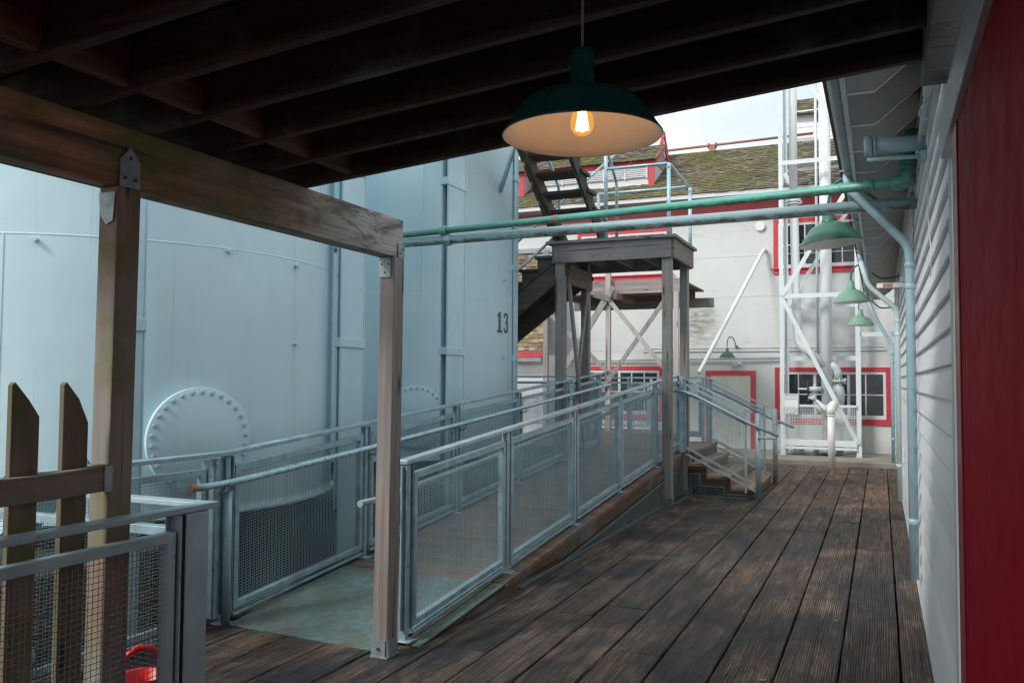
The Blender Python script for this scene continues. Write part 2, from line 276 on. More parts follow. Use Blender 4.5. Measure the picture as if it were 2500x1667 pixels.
def facade_mat():
    m, n, l, b = newmat('weathered_white_wall')
    v = coords(n, l, (1, 1, 1))
    c = mix(n, l, ramp(n, l, noise(n, l, v, .8, 5), [(.3, G(0)), (.7, G(1))]), (.60, .62, .625), (.68, .70, .69))
    # peeling and grime gathered along the board joints
    sep = n.new('ShaderNodeSeparateXYZ'); l.new(v, sep.inputs[0])
    fine = noise(n, l, coords(n, l, (1.2, 1, 7)), 3.0, 8, .75, .3)
    for z0, wd, amt in ((2.36, .26, .85), (3.2, .22, .28), (4.98, .15, .6), (.1, .30, .8)):
        s = n.new('ShaderNodeMath'); s.operation = 'SUBTRACT'; l.new(sep.outputs[2], s.inputs[0]); s.inputs[1].default_value = z0
        a = n.new('ShaderNodeMath'); a.operation = 'ABSOLUTE'; l.new(s.outputs[0], a.inputs[0])
        k = ramp(n, l, a.outputs[0], [(0, G(1)), (wd, G(0))])
        f = mix(n, l, 1.0, k, ramp(n, l, fine, [(.5, G(0)), (.72, G(amt))]), 'MULTIPLY'); c = mix(n, l, f, c, (.33, .31, .26))
    # the soot mark above the window
    for (cx, cz, rx, rz, colr, am) in ((-.42, 2.95, .62, .62, (.16, .16, .17), .95), (-.30, 2.75, .5, .75, (.30, .28, .20), .6), (-5.55, 2.25, .55, .28, (.36, .34, .30), .7)):
        q = n.new('ShaderNodeMapping'); q.inputs['Location'].default_value = (-cx/rx, 0, -cz/rz); q.inputs['Scale'].default_value = (1/rx, 0, 1/rz)
        l.new(v, q.inputs[0]); ln = n.new('ShaderNodeVectorMath'); ln.operation = 'LENGTH'; l.new(q.outputs[0], ln.inputs[0])
        k = ramp(n, l, ln.outputs['Value'], [(.15, G(1)), (1, G(0))])
        f = mix(n, l, 1.0, k, ramp(n, l, noise(n, l, coords(n, l, (1.5, 1, 5)), 2.5, 8, .7), [(.36, G(0)), (.6, G(am))]), 'MULTIPLY'); c = mix(n, l, f, c, colr)
    l.new(c, b.inputs['Base Color']); b.inputs['Roughness'].default_value = .6
    bump(n, l, b, fine, .15, .006)
    return m
M['facade'] = facade_mat()
def shingle_mat(name, cols, moss, mosscol, mosscol2):
    m, n, l, b = newmat(name)
    at = n.new('ShaderNodeAttribute'); at.attribute_name = 'rnd'
    c = ramp(n, l, at.outputs['Fac'], [(0, cols[0]), (.5, cols[1]), (1, cols[2])])
    v = coords(n, l, (1, 1, 1))
    c = mix(n, l, .45, c, mix(n, l, noise(n, l, coords(n, l, (9, 9, 9)), 2, 5), G(.3), G(1.5)), 'MULTIPLY')
    if moss:
        mc = mix(n, l, ramp(n, l, noise(n, l, v, 1.3, 4), [(.4, G(0)), (.6, G(1))]), mosscol, mosscol2)
        f = ramp(n, l, noise(n, l, coords(n, l, (.8, .55, .55)), 1.0, 6, .7, .3), [(.58-.24*moss, G(0)), (.72-.16*moss, G(.85))]); c = mix(n, l, f, c, mc)
    l.new(c, b.inputs['Base Color']); b.inputs['Roughness'].default_value = .9
    bump(n, l, b, noise(n, l, v, 40, 4), .5, .01)
    return m
M['shingle_moss'] = shingle_mat('mossy_shingles', [(.07, .060, .045), (.15, .13, .10), (.30, .26, .20)], .62, (.092, .100, .016), (.150, .132, .026))
M['shingle_brown'] = shingle_mat('brown_shingles', [(.13, .095, .06), (.26, .19, .125), (.46, .36, .25)], .12, (.20, .20, .05), (.25, .19, .05))
def chips(m, amt, col, sc=26, lo=.66):
    n = m.node_tree.nodes; l = m.node_tree.links; b = n['Principled BSDF']; src = b.inputs['Base Color'].links[0].from_socket
    k = ramp(n, l, noise(n, l, coords(n, l, (sc, sc, sc)), 1.0, 5, .7, .2), [(lo, G(0)), (lo+.02, G(amt))])
    l.new(mix(n, l, k, src, col), b.inputs['Base Color'])
for a_ in (('green_pipe', .9, (.16, .07, .04), 26, .64), ('grey_pipe', .8, (.20, .13, .09), 26, .64), ('handrail', .9, (.24, .15, .11), 20, .61), ('galv', .7, (.19, .16, .14), 18, .62),
           ('column', .7, (.30, .27, .24), 14, .66), ('red', .7, (.55, .45, .43), 16, .64), ('door_red', .6, (.06, .01, .015), 9, .66), ('downpipe', .6, (.55, .60, .62), 20, .65),
           ('near_steel', .6, (.22, .22, .22), 22, .64), ('facade', .6, (.42, .40, .36), 5, .66), ('white_steel', .6, (.40, .34, .28), 14, .67)):
    chips(M[a_[0]], *a_[1:])
def glass_mat():
    m, n, l, b = newmat('dark_window_glass')
    v = coords(n, l, (1, 1, 1))
    l.new(ramp(n, l, noise(n, l, coords(n, l, (2, 1, 3)), 1.5, 4, .6, .8), [(.35, (.008, .014, .018)), (.7, (.03, .045, .05))]), b.inputs['Base Color'])
    b.inputs['Roughness'].default_value = .07; b.inputs['Specular IOR Level'].default_value = .6
    bump(n, l, b, noise(n, l, v, 1.2, 2), .05, .02)
    return m
M['glass'] = glass_mat()
def emis(name, col, st):
    m, n, l, b = newmat(name); b.inputs['Base Color'].default_value = (*col, 1)
    b.inputs['Emission Color'].default_value = (*col, 1); b.inputs['Emission Strength'].default_value = st; return m
M['filament'] = emis('glowing_filament', (1, .74, .62), 29)
def bulb_mat():
    m = bpy.data.materials.new('amber_bulb_glass'); m.use_nodes = True; n = m.node_tree.nodes; l = m.node_tree.links; n.clear()
    o = n.new('ShaderNodeOutputMaterial'); t = n.new('ShaderNodeBsdfTransparent'); t.inputs[0].default_value = (1, .80, .50, 1)
    e = n.new('ShaderNodeEmission'); e.inputs[0].default_value = (1, .46, .09, 1); e.inputs[1].default_value = .95
    g = n.new('ShaderNodeBsdfGlossy'); g.inputs['Roughness'].default_value = .08
    a = n.new('ShaderNodeMixShader'); a.inputs[0].default_value = .42; l.new(t.outputs[0], a.inputs[1]); l.new(e.outputs[0], a.inputs[2])
    c = n.new('ShaderNodeMixShader'); c.inputs[0].default_value = .06; l.new(a.outputs[0], c.inputs[1]); l.new(g.outputs[0], c.inputs[2])
    l.new(c.outputs[0], o.inputs[0]); return m
M['bulb'] = bulb_mat()

# ============================================================ mesh builder
class MB:
    def __init__(s): s.v = []; s.f = []; s.r = []; s.k = .5; s.sm = []
    def add(s, vs, fs, smooth=False):
        o = len(s.v); s.v += [tuple(x) for x in vs]; s.r += [s.k]*len(vs)
        s.f += [tuple(i+o for i in q) for q in fs]; s.sm += [smooth]*len(fs); return s
    def box(s, a, b):
        x0, x1 = sorted((a[0], b[0])); y0, y1 = sorted((a[1], b[1])); z0, z1 = sorted((a[2], b[2]))
        return s.add([(x0, y0, z0), (x1, y0, z0), (x1, y1, z0), (x0, y1, z0), (x0, y0, z1), (x1, y0, z1), (x1, y1, z1), (x0, y1, z1)],
                     [(0, 3, 2, 1), (4, 5, 6, 7), (0, 1, 5, 4), (1, 2, 6, 5), (2, 3, 7, 6), (3, 0, 4, 7)])
    def beam(s, p, q, w, h, up=(0, 0, 1)):      # a bar from p to q; w across, h along up
        p = Vector(p); q = Vector(q); d = (q-p).normalized(); up = Vector(up)
        x = d.cross(up)
        if x.length < 1e-4: x = d.cross(Vector((0, 1, 0)))
        x.normalize(); u = x.cross(d).normalized(); x = x*w/2; u = u*h/2
        vs = [p-x-u, p+x-u, p+x+u, p-x+u, q-x-u, q+x-u, q+x+u, q-x+u]
        return s.add(vs, [(0, 1, 2, 3), (7, 6, 5, 4), (0, 4, 5, 1), (1, 5, 6, 2), (2, 6, 7, 3), (3, 7, 4, 0)])
    def prism(s, pts, a, b, axis='Y'):          # polygon (two coords) extruded along axis from a to b
        n = len(pts)
        def P(u, v, t): return {'Y': (u, t, v), 'X': (t, u, v), 'Z': (u, v, t)}[axis]
        vs = [P(u, v, a) for u, v in pts]+[P(u, v, b) for u, v in pts]
        return s.add(vs, [tuple(range(n)), tuple(range(2*n-1, n-1, -1))]+[(i, i+n, (i+1) % n+n, (i+1) % n) for i in range(n)])
    def tube(s, pts, r, seg=12, cap=True):
        pts = [Vector(p) for p in pts]; rs = r if isinstance(r, (list, tuple)) else [r]*len(pts)
        t0 = (pts[1]-pts[0]).normalized(); a = t0.orthogonal().normalized(); vs = []
        for i, p in enumerate(pts):
            t = (pts[min(i+1, len(pts)-1)]-pts[max(i-1, 0)]).normalized()
            a = (a-t*a.dot(t)).normalized(); b = t.cross(a)
            vs += [p+(a*math.cos(2*math.pi*k/seg)+b*math.sin(2*math.pi*k/seg))*rs[i] for k in range(seg)]
        fs = [(i*seg+k, i*seg+(k+1) % seg, (i+1)*seg+(k+1) % seg, (i+1)*seg+k) for i in range(len(pts)-1) for k in range(seg)]
        s.add(vs, fs, True)
        if cap:
            o = len(s.v)-len(vs)
            s.f += [tuple(o+k for k in reversed(range(seg))), tuple(o+(len(pts)-1)*seg+k for k in range(seg))]; s.sm += [False, False]
        return s
    def lathe(s, prof, c=(0, 0, 0), seg=32, M3=None, close=False):   # prof: list of (r, z)
        vs = []
        for r, z in prof:
            for k in range(seg):
                a = 2*math.pi*k/seg; p = Vector((r*math.cos(a), r*math.sin(a), z))
                if M3: p = M3 @ p
                vs.append(p+Vector(c))
        n = len(prof)
        fs = [(i*seg+k, i*seg+(k+1) % seg, (i+1)*seg+(k+1) % seg, (i+1)*seg+k) for i in range(n-1) for k in range(seg)]
        return s.add(vs, fs, True)
    def mesh(s, o, u, v, su, sv, r):            # woven wire between corners o, o+u, o+v
        o = Vector(o); u = Vector(u); v = Vector(v); nu = int(u.length/su); nv = int(v.length/sv); nrm = u.cross(v).normalized()*r*.9
        for i in range(1, nu):
            p = o+u*(i/nu)+nrm*(1 if i % 2 else -1); s.wire(p, p+v, r, nrm)
        for j in range(1, nv):
            p = o+v*(j/nv); s.wire(p, p+u, r, nrm)
        return s
    def wire(s, p, q, r, nrm):
        d = (q-p).normalized(); a = nrm.normalized()*r; b = d.cross(a).normalized()*r
        vs = [p+a, p+b, p-a, p-b, q+a, q+b, q-a, q-b]
        s.add(vs, [(0, 1, 5, 4), (1, 2, 6, 5), (2, 3, 7, 6), (3, 0, 4, 7)])
    def build(s, name, mat, parent=None, bevel=0, label=None, cat=None, group=None, kind=None, base=None):
        off = Vector(base) if base else (Vector(parent['_o']) if parent is not None and '_o' in parent else Vector((0, 0, 0)))
        me = bpy.data.meshes.new(name); me.from_pydata([tuple(Vector(v)-off) for v in s.v], [], s.f)
        a = me.attributes.new('rnd', 'FLOAT', 'POINT'); a.data.foreach_set('value', s.r)
        me.polygons.foreach_set('use_smooth', s.sm)
        bm = bmesh.new(); bm.from_mesh(me); bmesh.ops.recalc_face_normals(bm, faces=bm.faces); bm.to_mesh(me); bm.free()
        me.materials.append(mat); o = bpy.data.objects.new(name, me); COL.objects.link(o)
        if parent is not None: o.parent = parent; o['_o'] = parent['_o'] if '_o' in parent else (0, 0, 0)
        else: o.location = off; o['_o'] = tuple(off)
        if parent is not None and parent.type == 'MESH': pass
        if bevel:
            b = o.modifiers.new('bevel', 'BEVEL'); b.width = bevel; b.segments = 2; b.limit_method = 'ANGLE'; b.angle_limit = R(50)
        tag(o, label, cat, group, kind); return o
def tag(o, label=None, cat=None, group=None, kind=None):
    if label: o['label'] = label
    if cat: o['category'] = cat
    if group: o['group'] = group
    if kind: o['kind'] = kind
    return o
def thing(name, loc, label, cat, group=None):
    o = bpy.data.objects.new(name, None); COL.objects.link(o); o.location = loc; o.empty_display_size = .2
    o['_o'] = tuple(loc); return tag(o, label, cat, group)
def sub(o): return o
# ============================================================ the ground and the boardwalk
rnd = random.random
MB().box((-60, -20, -.75), (40, 60, -.70)).build('ground', M['ground'], kind='structure')
d = MB(); PW = .3265; X0 = -.243
joints = {}
for k in range(-14, 2):
    xa, xb = X0+k*PW, X0+(k+1)*PW
    if k == 1: xb = .262
    y = -2.5-rnd()*2
    cuts = [y]
    while y < 17.72:
        y += 2.6+rnd()*2.6
        if y > 16.9: y = 17.74
        cuts.append(min(y, 17.74))
    for a, b in zip(cuts, cuts[1:]):
        d.k = rnd(); g = .003+.004*rnd(); dz = rnd()*.004
        # slightly uneven edges
        n = max(2, int((b-a)/.10)); vs = []; fs = []
        for i in range(n+1):
            yy = a+.003+(b-a-.006)*i/n; j1 = (rnd()-.5)*.005; j2 = (rnd()-.5)*.005
            vs += [(xa+g+j1, yy, dz-.008), (xa+g+.006+j1, yy, dz), (xb-g-.006+j2, yy, dz), (xb-g+j2, yy, dz-.008), (xb-g+j2, yy, dz-.06), (xa+g+j1, yy, dz-.06)]
        for i in range(n):
            o = i*6
            for q in range(6): fs.append((o+q, o+(q+1) % 6, o+6+(q+1) % 6, o+6+q))
        fs += [tuple(range(6)), tuple(n*6+q for q in range(5, -1, -1))]
        d.add(vs, fs)
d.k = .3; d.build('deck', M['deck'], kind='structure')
MB().box((-5.0, -4, -.30), (.262, 17.74, -.075)).build('deck_frame', M['ground'], kind='structure')
c = MB(); c.prism([(17.76, -.3), (17.76, .085), (17.775, .10), (19.9, .12), (19.9, -.3)], -14, 4, 'X'); c.build('concrete_ledge', M['concrete'], kind='structure')
# small litter lying on the boards
for (x, y, s, a, lb) in ((-.62, 4.9, .03, .4, 'tiny curled leaf on the third board from the wall, nearest the camera'), (-.30, 6.3, .03, 2.2, 'small leaf in the seam two boards from the clapboard wall'),
                         (-2.1, 6.9, .018, 1.0, 'tiny pale leaf on the dark boards beside the ramp edge'), (-.48, 16.6, .05, .2, 'pale leaf on the sunlit boards right of the plastic standpipe'),
                         (-.35, 12.9, .045, .8, 'pale leaf in a seam level with the wooden steps'), (-1.2, 5.6, .018, 2.6, 'tiny leaf in the middle of the dark wet boards')):
    m = MB(); ca, sa = math.cos(a), math.sin(a); pts = []
    for i in range(7):
        t = i/6; w = math.sin(math.pi*t)*.28*s; u = (t-.5)*s*1.6; zz = .007+.35*s*abs(t-.5)
        pts += [(x+ca*u-sa*w, y+sa*u+ca*w, zz+.1*s), (x+ca*u+sa*w, y+sa*u-ca*w, zz)]
    m.add(pts, [(2*i, 2*i+1, 2*i+3, 2*i+2) for i in range(6)])
    o = m.build('fallen_leaf', M['leaf'], base=(x, y, 0), label=lb, cat='leaf', group='dry leaves scattered on the deck')
    o.modifiers.new('thickness', 'SOLIDIFY').thickness = .0012

# ============================================================ right-hand clapboard building
XW = .27
B = thing('clapboard_building', (XW, 3.45, 0), 'white clapboard building along the right edge of the deck with a red door', 'building')
w = MB()
zz = .004; k = 0
z0 = 1.719-.143*12
while z0+k*.143 < 3.75:
    z = z0+k*.143; w.k = rnd()
    y = 3.45
    # each lap board: proud at the bottom, tucked in at the top
    pts = [(XW-.002, z), (XW-.021, z+.001), (XW-.0225, z+.007), (XW-.001, z+.1465), (XW+.02, z+.1465), (XW+.02, z)]
    w.prism(pts, 3.50, 18.2, 'Y'); k += 1
w.build('clapboard_wall', M['siding'], B)
MB().box((XW+.015, 3.50, -.2), (XW+3.2, 18.2, 3.8)).build('wall_core', M['trim'], B)
MB().box((XW-.030, 3.44, -.02), (XW+.03, 3.535, 2.62)).build('corner_board', M['trim'], B, bevel=.003)
# red sliding door and the header over it
dr = MB().box((XW-.045, -3.2, .012), (XW-.012, 3.05, 2.45)).build('sliding_door', M['door_red'], B)
MB().box((XW-.050, 2.90, .010), (XW-.0455, 3.060, 2.452)).build('door_stile', M['door_edge'], dr, bevel=.003)
MB().prism([(XW-.062, 2.456), (XW-.070, 2.56), (XW-.045, 2.70), (XW+.012, 2.70), (XW+.012, 2.456)], -3.2, 3.40, 'Y').build('door_header', M['trim'], B, bevel=.003)
# eaves: ribs, boards, fascia, gutter
for i in range(24):
    y = 4.215+.625*i
    if y > 17.9: break
    pts = [(-.150, 3.205), (-.015, 3.205), (XW-.02, 3.42), (XW-.02, 3.62), (-.150, 3.40)]
    rb = MB().prism(pts, y, y+.038, 'Y').build('soffit_rib', M['soffit'], B)
    ed = MB(); ed.prism([(-.150, 3.196), (-.012, 3.196), (XW-.02, 3.409), (XW-.02, 3.4195), (-.016, 3.2045), (-.150, 3.2045)], y-.003, y+.030, 'Y'); ed.build('rib_edge', M['soffit_edge'], rb)
MB().prism([(-.150, 3.405), (XW-.02, 3.625), (XW-.02, 3.66), (-.150, 3.44)], 3.6, 18.0, 'Y').build('soffit_board', M['soffit'], B)
MB().box((-.178, 3.6, 3.185), (-.152, 18.1, 3.44)).build('fascia_board', M['fascia'], B, bevel=.003)
g = MB(); g.prism([(-.181, 3.36), (-.181, 3.22), (-.225, 3.215), (-.250, 3.25), (-.262, 3.36), (-.256, 3.36), (-.244, 3.255), (-.222, 3.222), (-.187, 3.226), (-.187, 3.36)], 3.6, 18.1, 'Y')
for i in range(7): g.box((-.268, 4.6+2.1*i, 3.21), (-.180, 4.63+2.1*i, 3.222))
g.build('gutter', M['flash'], B)
MB().prism([(-.30, 3.46), (.9, 4.02), (3.6, 4.6), (3.6, 4.3), (-.30, 3.43)], 3.55, 18.25, 'Y').build('roof', M['shingle_brown'], B)
# things fixed along the top of the wall
MB().tube([(.215, 3.66, 3.00), (.215, 4.42, 3.02)], .019, 10).tube([(.215, 4.42, 3.02), (.216, 5.6, 3.03)], .010, 8).build('conduit_pipe', M['trim'], B)
q = MB(); q.tube([(.235, 4.5, 3.0), (.20, 4.52, 2.99), (.185, 4.53, 2.96), (.20, 4.55, 2.93), (.235, 4.56, 2.94)], .004, 6); q.build('cable_loop', M['trim'], B)
# thin cables hanging down the clapboards
def hang(name, pts, r=.0035, m='cable', par=None):
    return MB().tube(pts, r, 6).build(name, M[m], par)
hang('wall_cable', [(.243, 7.15, 3.3), (.242, 7.20, 2.6), (.240, 7.1, 2.2), (.244, 7.13, 1.75), (.243, 7.12, 1.0), (.243, 7.1, .3)], par=B)
hang('wall_cable', [(.245, 5.0, 3.1), (.246, 5.02, 2.7), (.246, 5.12, 2.55), (.246, 4.9, 2.35), (.246, 4.93, 2.2)], .003, 'trim', B)
hang('wall_cable', [(.246, 13.2, 3.0), (.244, 13.25, 1.8), (.243, 13.2, 1.2), (.244, 13.3, .5), (.22, 13.3, .02)], .005, par=B)
w2 = MB()
for (y, z) in ((12.05, .62), (12.3, .40)): w2.box((.215, y, z), (.262, y+.09, z+.17))
w2.build('outlet_box', M['trim'], B, bevel=.004)

def downpipe(pts, r, label, mat, group='downpipes along the clapboard wall'):
    t = thing('downpipe', (pts[-1][0], pts[-1][1], pts[-1][2]), label, 'downpipe', group)
    sm = [Vector(pts[0])]
    for a, b_, c_ in zip(pts, pts[1:], pts[2:]):
        a, b_, c_ = map(Vector, (a, b_, c_)); u = (a-b_).normalized()*.075; v = (c_-b_).normalized()*.075
        for i in range(6):
            f = i/5; sm.append((b_+u)*(1-f)**2+b_*2*f*(1-f)+(b_+v)*f*f)
    sm.append(Vector(pts[-1]))
    MB().tube(sm, r, 20).build('pipe', mat, t)
    bot = Vector(pts[-1]); top = Vector(pts[-2])
    for z in (top.z-.14, top.z-.30, bot.z+.42): MB().lathe([(r+.001, z-.022), (r+.007, z-.016), (r+.007, z+.016), (r+.001, z+.022)], (bot.x, bot.y, 0), 20).build('collar', mat, t)
    MB().lathe([(r*.9, 0), (r*1.15, .03), (r*1.15, .10), (r*.9, .10)], pts[0], 20).build('gutter_outlet', M['downpipe'], t)
    return t
downpipe([(-.215, 6.95, 3.14), (-.120, 6.95, 3.03), (.205, 6.95, 2.66), (.208, 6.95, .205)], .032, 'thick blue-grey downpipe nearest the red door, bending out to the gutter', M['downpipe'])
downpipe([(-.215, 11.3, 3.14), (-.130, 11.3, 2.83), (.190, 11.3, 2.53), (.192, 11.3, .22)], .031, 'pale downpipe beside the second gooseneck lamp, middle one of the clapboard wall', M['downpipe_far'])
downpipe([(-.215, 16.5, 3.14), (-.060, 16.5, 2.76), (.185, 16.5, 2.30), (.187, 16.5, .22)], .031, 'downpipe at the far end of the clapboard wall, close to the big window', M['downpipe'])

# ============================================================ lamps
def shade_profile(sc=1, zs=1):
    p = [(.060, .178), (.085, .170), (.120, .152), (.150, .135), (.172, .112), (.183, .092), (.200, .075), (.222, .045), (.238, .016), (.250, .000), (.2535, -.004), (.250, -.008)]
    return [(r*sc, z*sc*zs) for r, z in p]
def barn_lamp(loc, sc, label, mat, group, tilt=0, arm=True, path=None, name='gooseneck_lamp'):
    # loc: centre of the rim
    t = thing(name, loc, label, 'lamp', group)
    cx, cy, cz = loc; Rt = Matrix.Rotation(tilt, 3, 'Y')
    sh = MB().lathe(shade_profile(sc), loc, 48, Rt).build('lamp_shade', M[mat], t)
    ip = [(r-.004*sc if r > .05 else r, z-.003) for r, z in shade_profile(sc)[:-2]]+[(.2515*sc, -.0075*sc)]
    MB().lathe([(.0001, .165*sc)]+[(.056*sc, .165*sc)]+ip[1:], loc, 48, Rt).build('shade_lining', M['lamp_in'], sh)
    MB().lathe([(.001, .305*sc), (.034*sc, .303*sc), (.037*sc, .290*sc), (.037*sc, .275*sc), (.043*sc, .27*sc), (.056*sc, .195*sc), (.062*sc, .190*sc), (.062*sc, .176*sc)], loc, 28, Rt).build('lamp_neck', M[mat], t)
    if path:
        P = [Vector(p) for p in path]; sm = []
        for i in range(len(P)-1):      # smooth curve through the points
            p0 = P[max(i-1, 0)]; p1 = P[i]; p2 = P[i+1]; p3 = P[min(i+2, len(P)-1)]
            for j in range(6):
                u = j/6; sm.append(.5*((2*p1)+(p2-p0)*u+(2*p0-5*p1+4*p2-p3)*u*u+(3*p1-p0-3*p2+p3)*u**3))
        sm.append(P[-1])
        MB().tube(sm, .0125 if sc > .8 else .011, 10).build('gooseneck_arm', M['lamp_dark' if sc > .8 else mat] if 'lamp_dark' in M else M[mat], t)
        a = P[0]; MB().tube([a, a+Vector((.03, 0, 0)) if abs(P[1].y-a.y) < .05 else a+Vector((0, .03, 0))], .045, 16).build('wall_plate', M['bracket'], t)
    return t
M['lamp_dark'] = paint('dark_green_arm', (.03, .15, .12), .4, .15, dirt=.2, dirtcol=(.25, .33, .28), dscale=(6, 6, 6))
def arm(y, dx=0, dz=0):
    return [(.232, y, 3.128+dz), (.034, y, 3.115+dz), (-.067, y, 3.175+dz), (-.158, y, 3.275+dz), (-.249, y, 3.325+dz), (-.331, y, 3.290+dz), (-.372, y, 3.210+dz), (-.385+dx, y, 3.095+dz)]
GL = 'green lamps on goosenecks along the clapboard wall'
barn_lamp((-.365, 7.46, 2.795), 1.0, 'big dark green gooseneck lamp, the nearest of the clapboard wall, just below the grey pipe', 'lamp_green', GL, R(-5), path=arm(7.46))
barn_lamp((-.371, 13.06, 2.795), 1.0, 'paler green gooseneck lamp in the middle of the row, with its curved arm fully seen', 'lamp_pale', GL, R(-2), path=arm(13.06))
barn_lamp((-.35, 17.7, 2.745), 1.0, 'farthest pale green gooseneck lamp in front of the dark soot mark', 'lamp_pale', GL, 0, path=arm(17.7, dz=-.05))
# the lit lamp hanging close to the camera
HL = (-.772, 2.262, 2.349)
t = thing('hanging_lamp', HL, 'large dark teal pendant lamp with glowing amber bulb hanging from the timber roof', 'lamp')
pr = [(.034, .236), (.0345, .160), (.038, .148), (.060, .140), (.095, .128), (.135, .112), (.160, .098), (.180, .075), (.196, .050), (.212, .020), (.2255, .000), (.2285, -.004), (.2255, -.008)]
pr = [(r, z*.92) for r, z in pr]
sh = MB().lathe([(.001, .247), (.022, .245), (.031, .236), (.0345, .220)]+pr[1:], HL, 96).build('lamp_shade', M['lamp_teal'], t)
MB().lathe([(.0001, .118)]+[(.05, .118)]+[(r-.0035, z-.003) for r, z in pr[4:-2]]+[(.2265, -.0065)], HL, 96).build('shade_lining', M['lamp_in'], sh)
MB().tube([(HL[0], HL[1], HL[2]+.235), (HL[0]+.002, HL[1], 3.00)], .0042, 8).build('cord', M['cable'], t)
MB().lathe([(.001, .118), (.017, .118), (.017, .085), (.014, .080)], HL, 20).build('bulb_socket', M['black'], t)
bz = HL[2]+.030
bl = MB().lathe([(.012, .062), (.014, .052), (.022, .038), (.030, .022), (.034, .002), (.032, -.014), (.024, -.027), (.012, -.034), (.0005, -.036)], (HL[0], HL[1], bz), 32).build('bulb', M['bulb'], t)
fl = MB()
for k in range(5):
    a = 2*math.pi*k/5; fl.tube([(HL[0]+.007*math.cos(a), HL[1]+.007*math.sin(a), bz+.040), (HL[0]+.016*math.cos(a+.6), HL[1]+.016*math.sin(a+.6), bz-.018)], .0052, 6)
fl.build('filament', M['filament'], bl)

# ============================================================ porch roof over the camera
P = thing('timber_porch', (-2.72, 4.43, 0), 'dark timber porch roof with exposed joists on a weathered beam and two posts', 'porch')
zj = lambda x: 2.634+.086*(x+2.7)
for i in range(-9, 11):
    y = 3.575-.343*(10-i)-.05
    if y < -2: continue
    x1, x2 = -3.28, .165
    vs = []
    for yy in (y, y+.042): vs += [(x1, yy, zj(x1)), (x2, yy, zj(x2)), (x2, yy, zj(x2)+.19), (x1, yy, zj(x1)+.19)]
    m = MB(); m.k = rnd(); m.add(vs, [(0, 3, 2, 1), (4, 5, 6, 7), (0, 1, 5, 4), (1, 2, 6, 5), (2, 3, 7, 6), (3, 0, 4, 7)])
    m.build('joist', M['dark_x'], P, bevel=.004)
    # blocking between this joist and the next
    if y < 3.4:
        m = MB(); m.k = rnd(); xa = -2.42+(rnd()-.5)*.02; za = zj(xa)
        m.beam((xa, y+.043, za+.095), (xa, y+.342, za+.095), .04, .165); m.build('blocking', M['block_y'], P, bevel=.003)
rf = MB()
x = -3.3
while x < .26:
    rf.k = rnd(); wd = .135; vs = []
    for xx in (x, x+wd): vs += [(xx, -2.4, zj(xx)+.192), (xx, 3.64, zj(xx)+.192), (xx, 3.64, zj(xx)+.23), (xx, -2.4, zj(xx)+.23)]
    rf.add(vs, [(0, 1, 2, 3), (7, 6, 5, 4), (0, 4, 5, 1), (1, 5, 6, 2), (2, 6, 7, 3), (3, 7, 4, 0)]); x += .1365
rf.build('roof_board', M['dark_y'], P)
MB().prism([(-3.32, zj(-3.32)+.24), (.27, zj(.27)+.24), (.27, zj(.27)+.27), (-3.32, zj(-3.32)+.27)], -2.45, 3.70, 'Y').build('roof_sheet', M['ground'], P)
bm_ = MB(); bm_.k = .5; bm_.box((-2.79, -2.4, 2.385), (-2.68, 4.47, 2.622)); bm_.build('beam', M['beam_y'], P, bevel=.006)
MB().box((.160, -2.4, 2.800), (XW-.018, 3.62, 3.05)).build('ledger', M['tower_x'], P, bevel=.004)
pz = MB(); pz.k = .55; vs = []
def post(name, x0, x1, y0, y1, lean, z1, mat, par, k=.5, z0=0, lean_y=0):
    m = MB(); m.k = k; vs = []
    n = 6
    for i in range(n+1):
        z = z0+(z1-z0)*i/n; dx = lean*z/z1; dy = lean_y*z/z1
        vs += [(x0+dx, y0+dy, z), (x1+dx, y0+dy, z), (x1+dx, y1+dy, z), (x0+dx, y1+dy, z)]
    fs = [(3, 2, 1, 0), tuple(4*n+j for j in range(4))]
    for i in range(n):
        for j in range(4): fs.append((4*i+j, 4*i+(j+1) % 4, 4*i+4+(j+1) % 4, 4*i+4+j))
    m.add(vs, fs); return m.build(name, mat, par, bevel=.005)
post('post', -2.790, -2.690, 4.355, 4.470, .02, 2.383, M['post_z'], P, .6)
post('post', -2.790, -2.692, 2.345, 2.455, .02, 2.384, M['post_red'], P, .5, lean_y=.0)
bk = MB()
bk.box((-2.795, 4.349, .005), (-2.700, 4.354, .105)); bk.box((-2.689, 4.36, .005), (-2.683, 4.465, .105)); bk.box((-2.80, 4.34, .004), (-2.68, 4.48, .012))
bk.build('post_base', M['bracket'], P)
bolt = lambda mb, p, r=.008, ax=(0, -1, 0), h=.006: mb.tube([p, Vector(p)+Vector(ax)*h], r, 6)
b2 = MB(); bolt(b2, (-2.745, 4.349, .055), .011); b2.build('bolt', M['black'], P)
MB().box((-2.675, 4.40, 2.385), (-2.670, 4.472, 2.47)).build('joining_plate', M['bracket'], P)
MB().box((-2.775, 4.349, 2.26), (-2.695, 4.354, 2.382)).build('joining_plate', M['bracket'], P)
MB().prism([(-2.765, 2.36), (-2.680, 2.36), (-2.690, 2.25), (-2.725, 2.235), (-2.760, 2.28)], 2.338, 2.343, 'Y').build('joining_plate', M['bracket'], P)
gp = MB()     # plates joining beam and posts
gp.prism([(2.352, 2.385), (2.448, 2.385), (2.448, 2.49), (2.40, 2.545), (2.352, 2.49)], -2.672, -2.677, 'X')
gp.build('joining_plate', M['bracket'], P)
b3 = MB()
for (y, z) in ((2.375, 2.42), (2.425, 2.42), (2.40, 2.50), (4.42, 2.41), (4.45, 2.44)): bolt(b3, (-2.672, y, z), .006, (1, 0, 0))
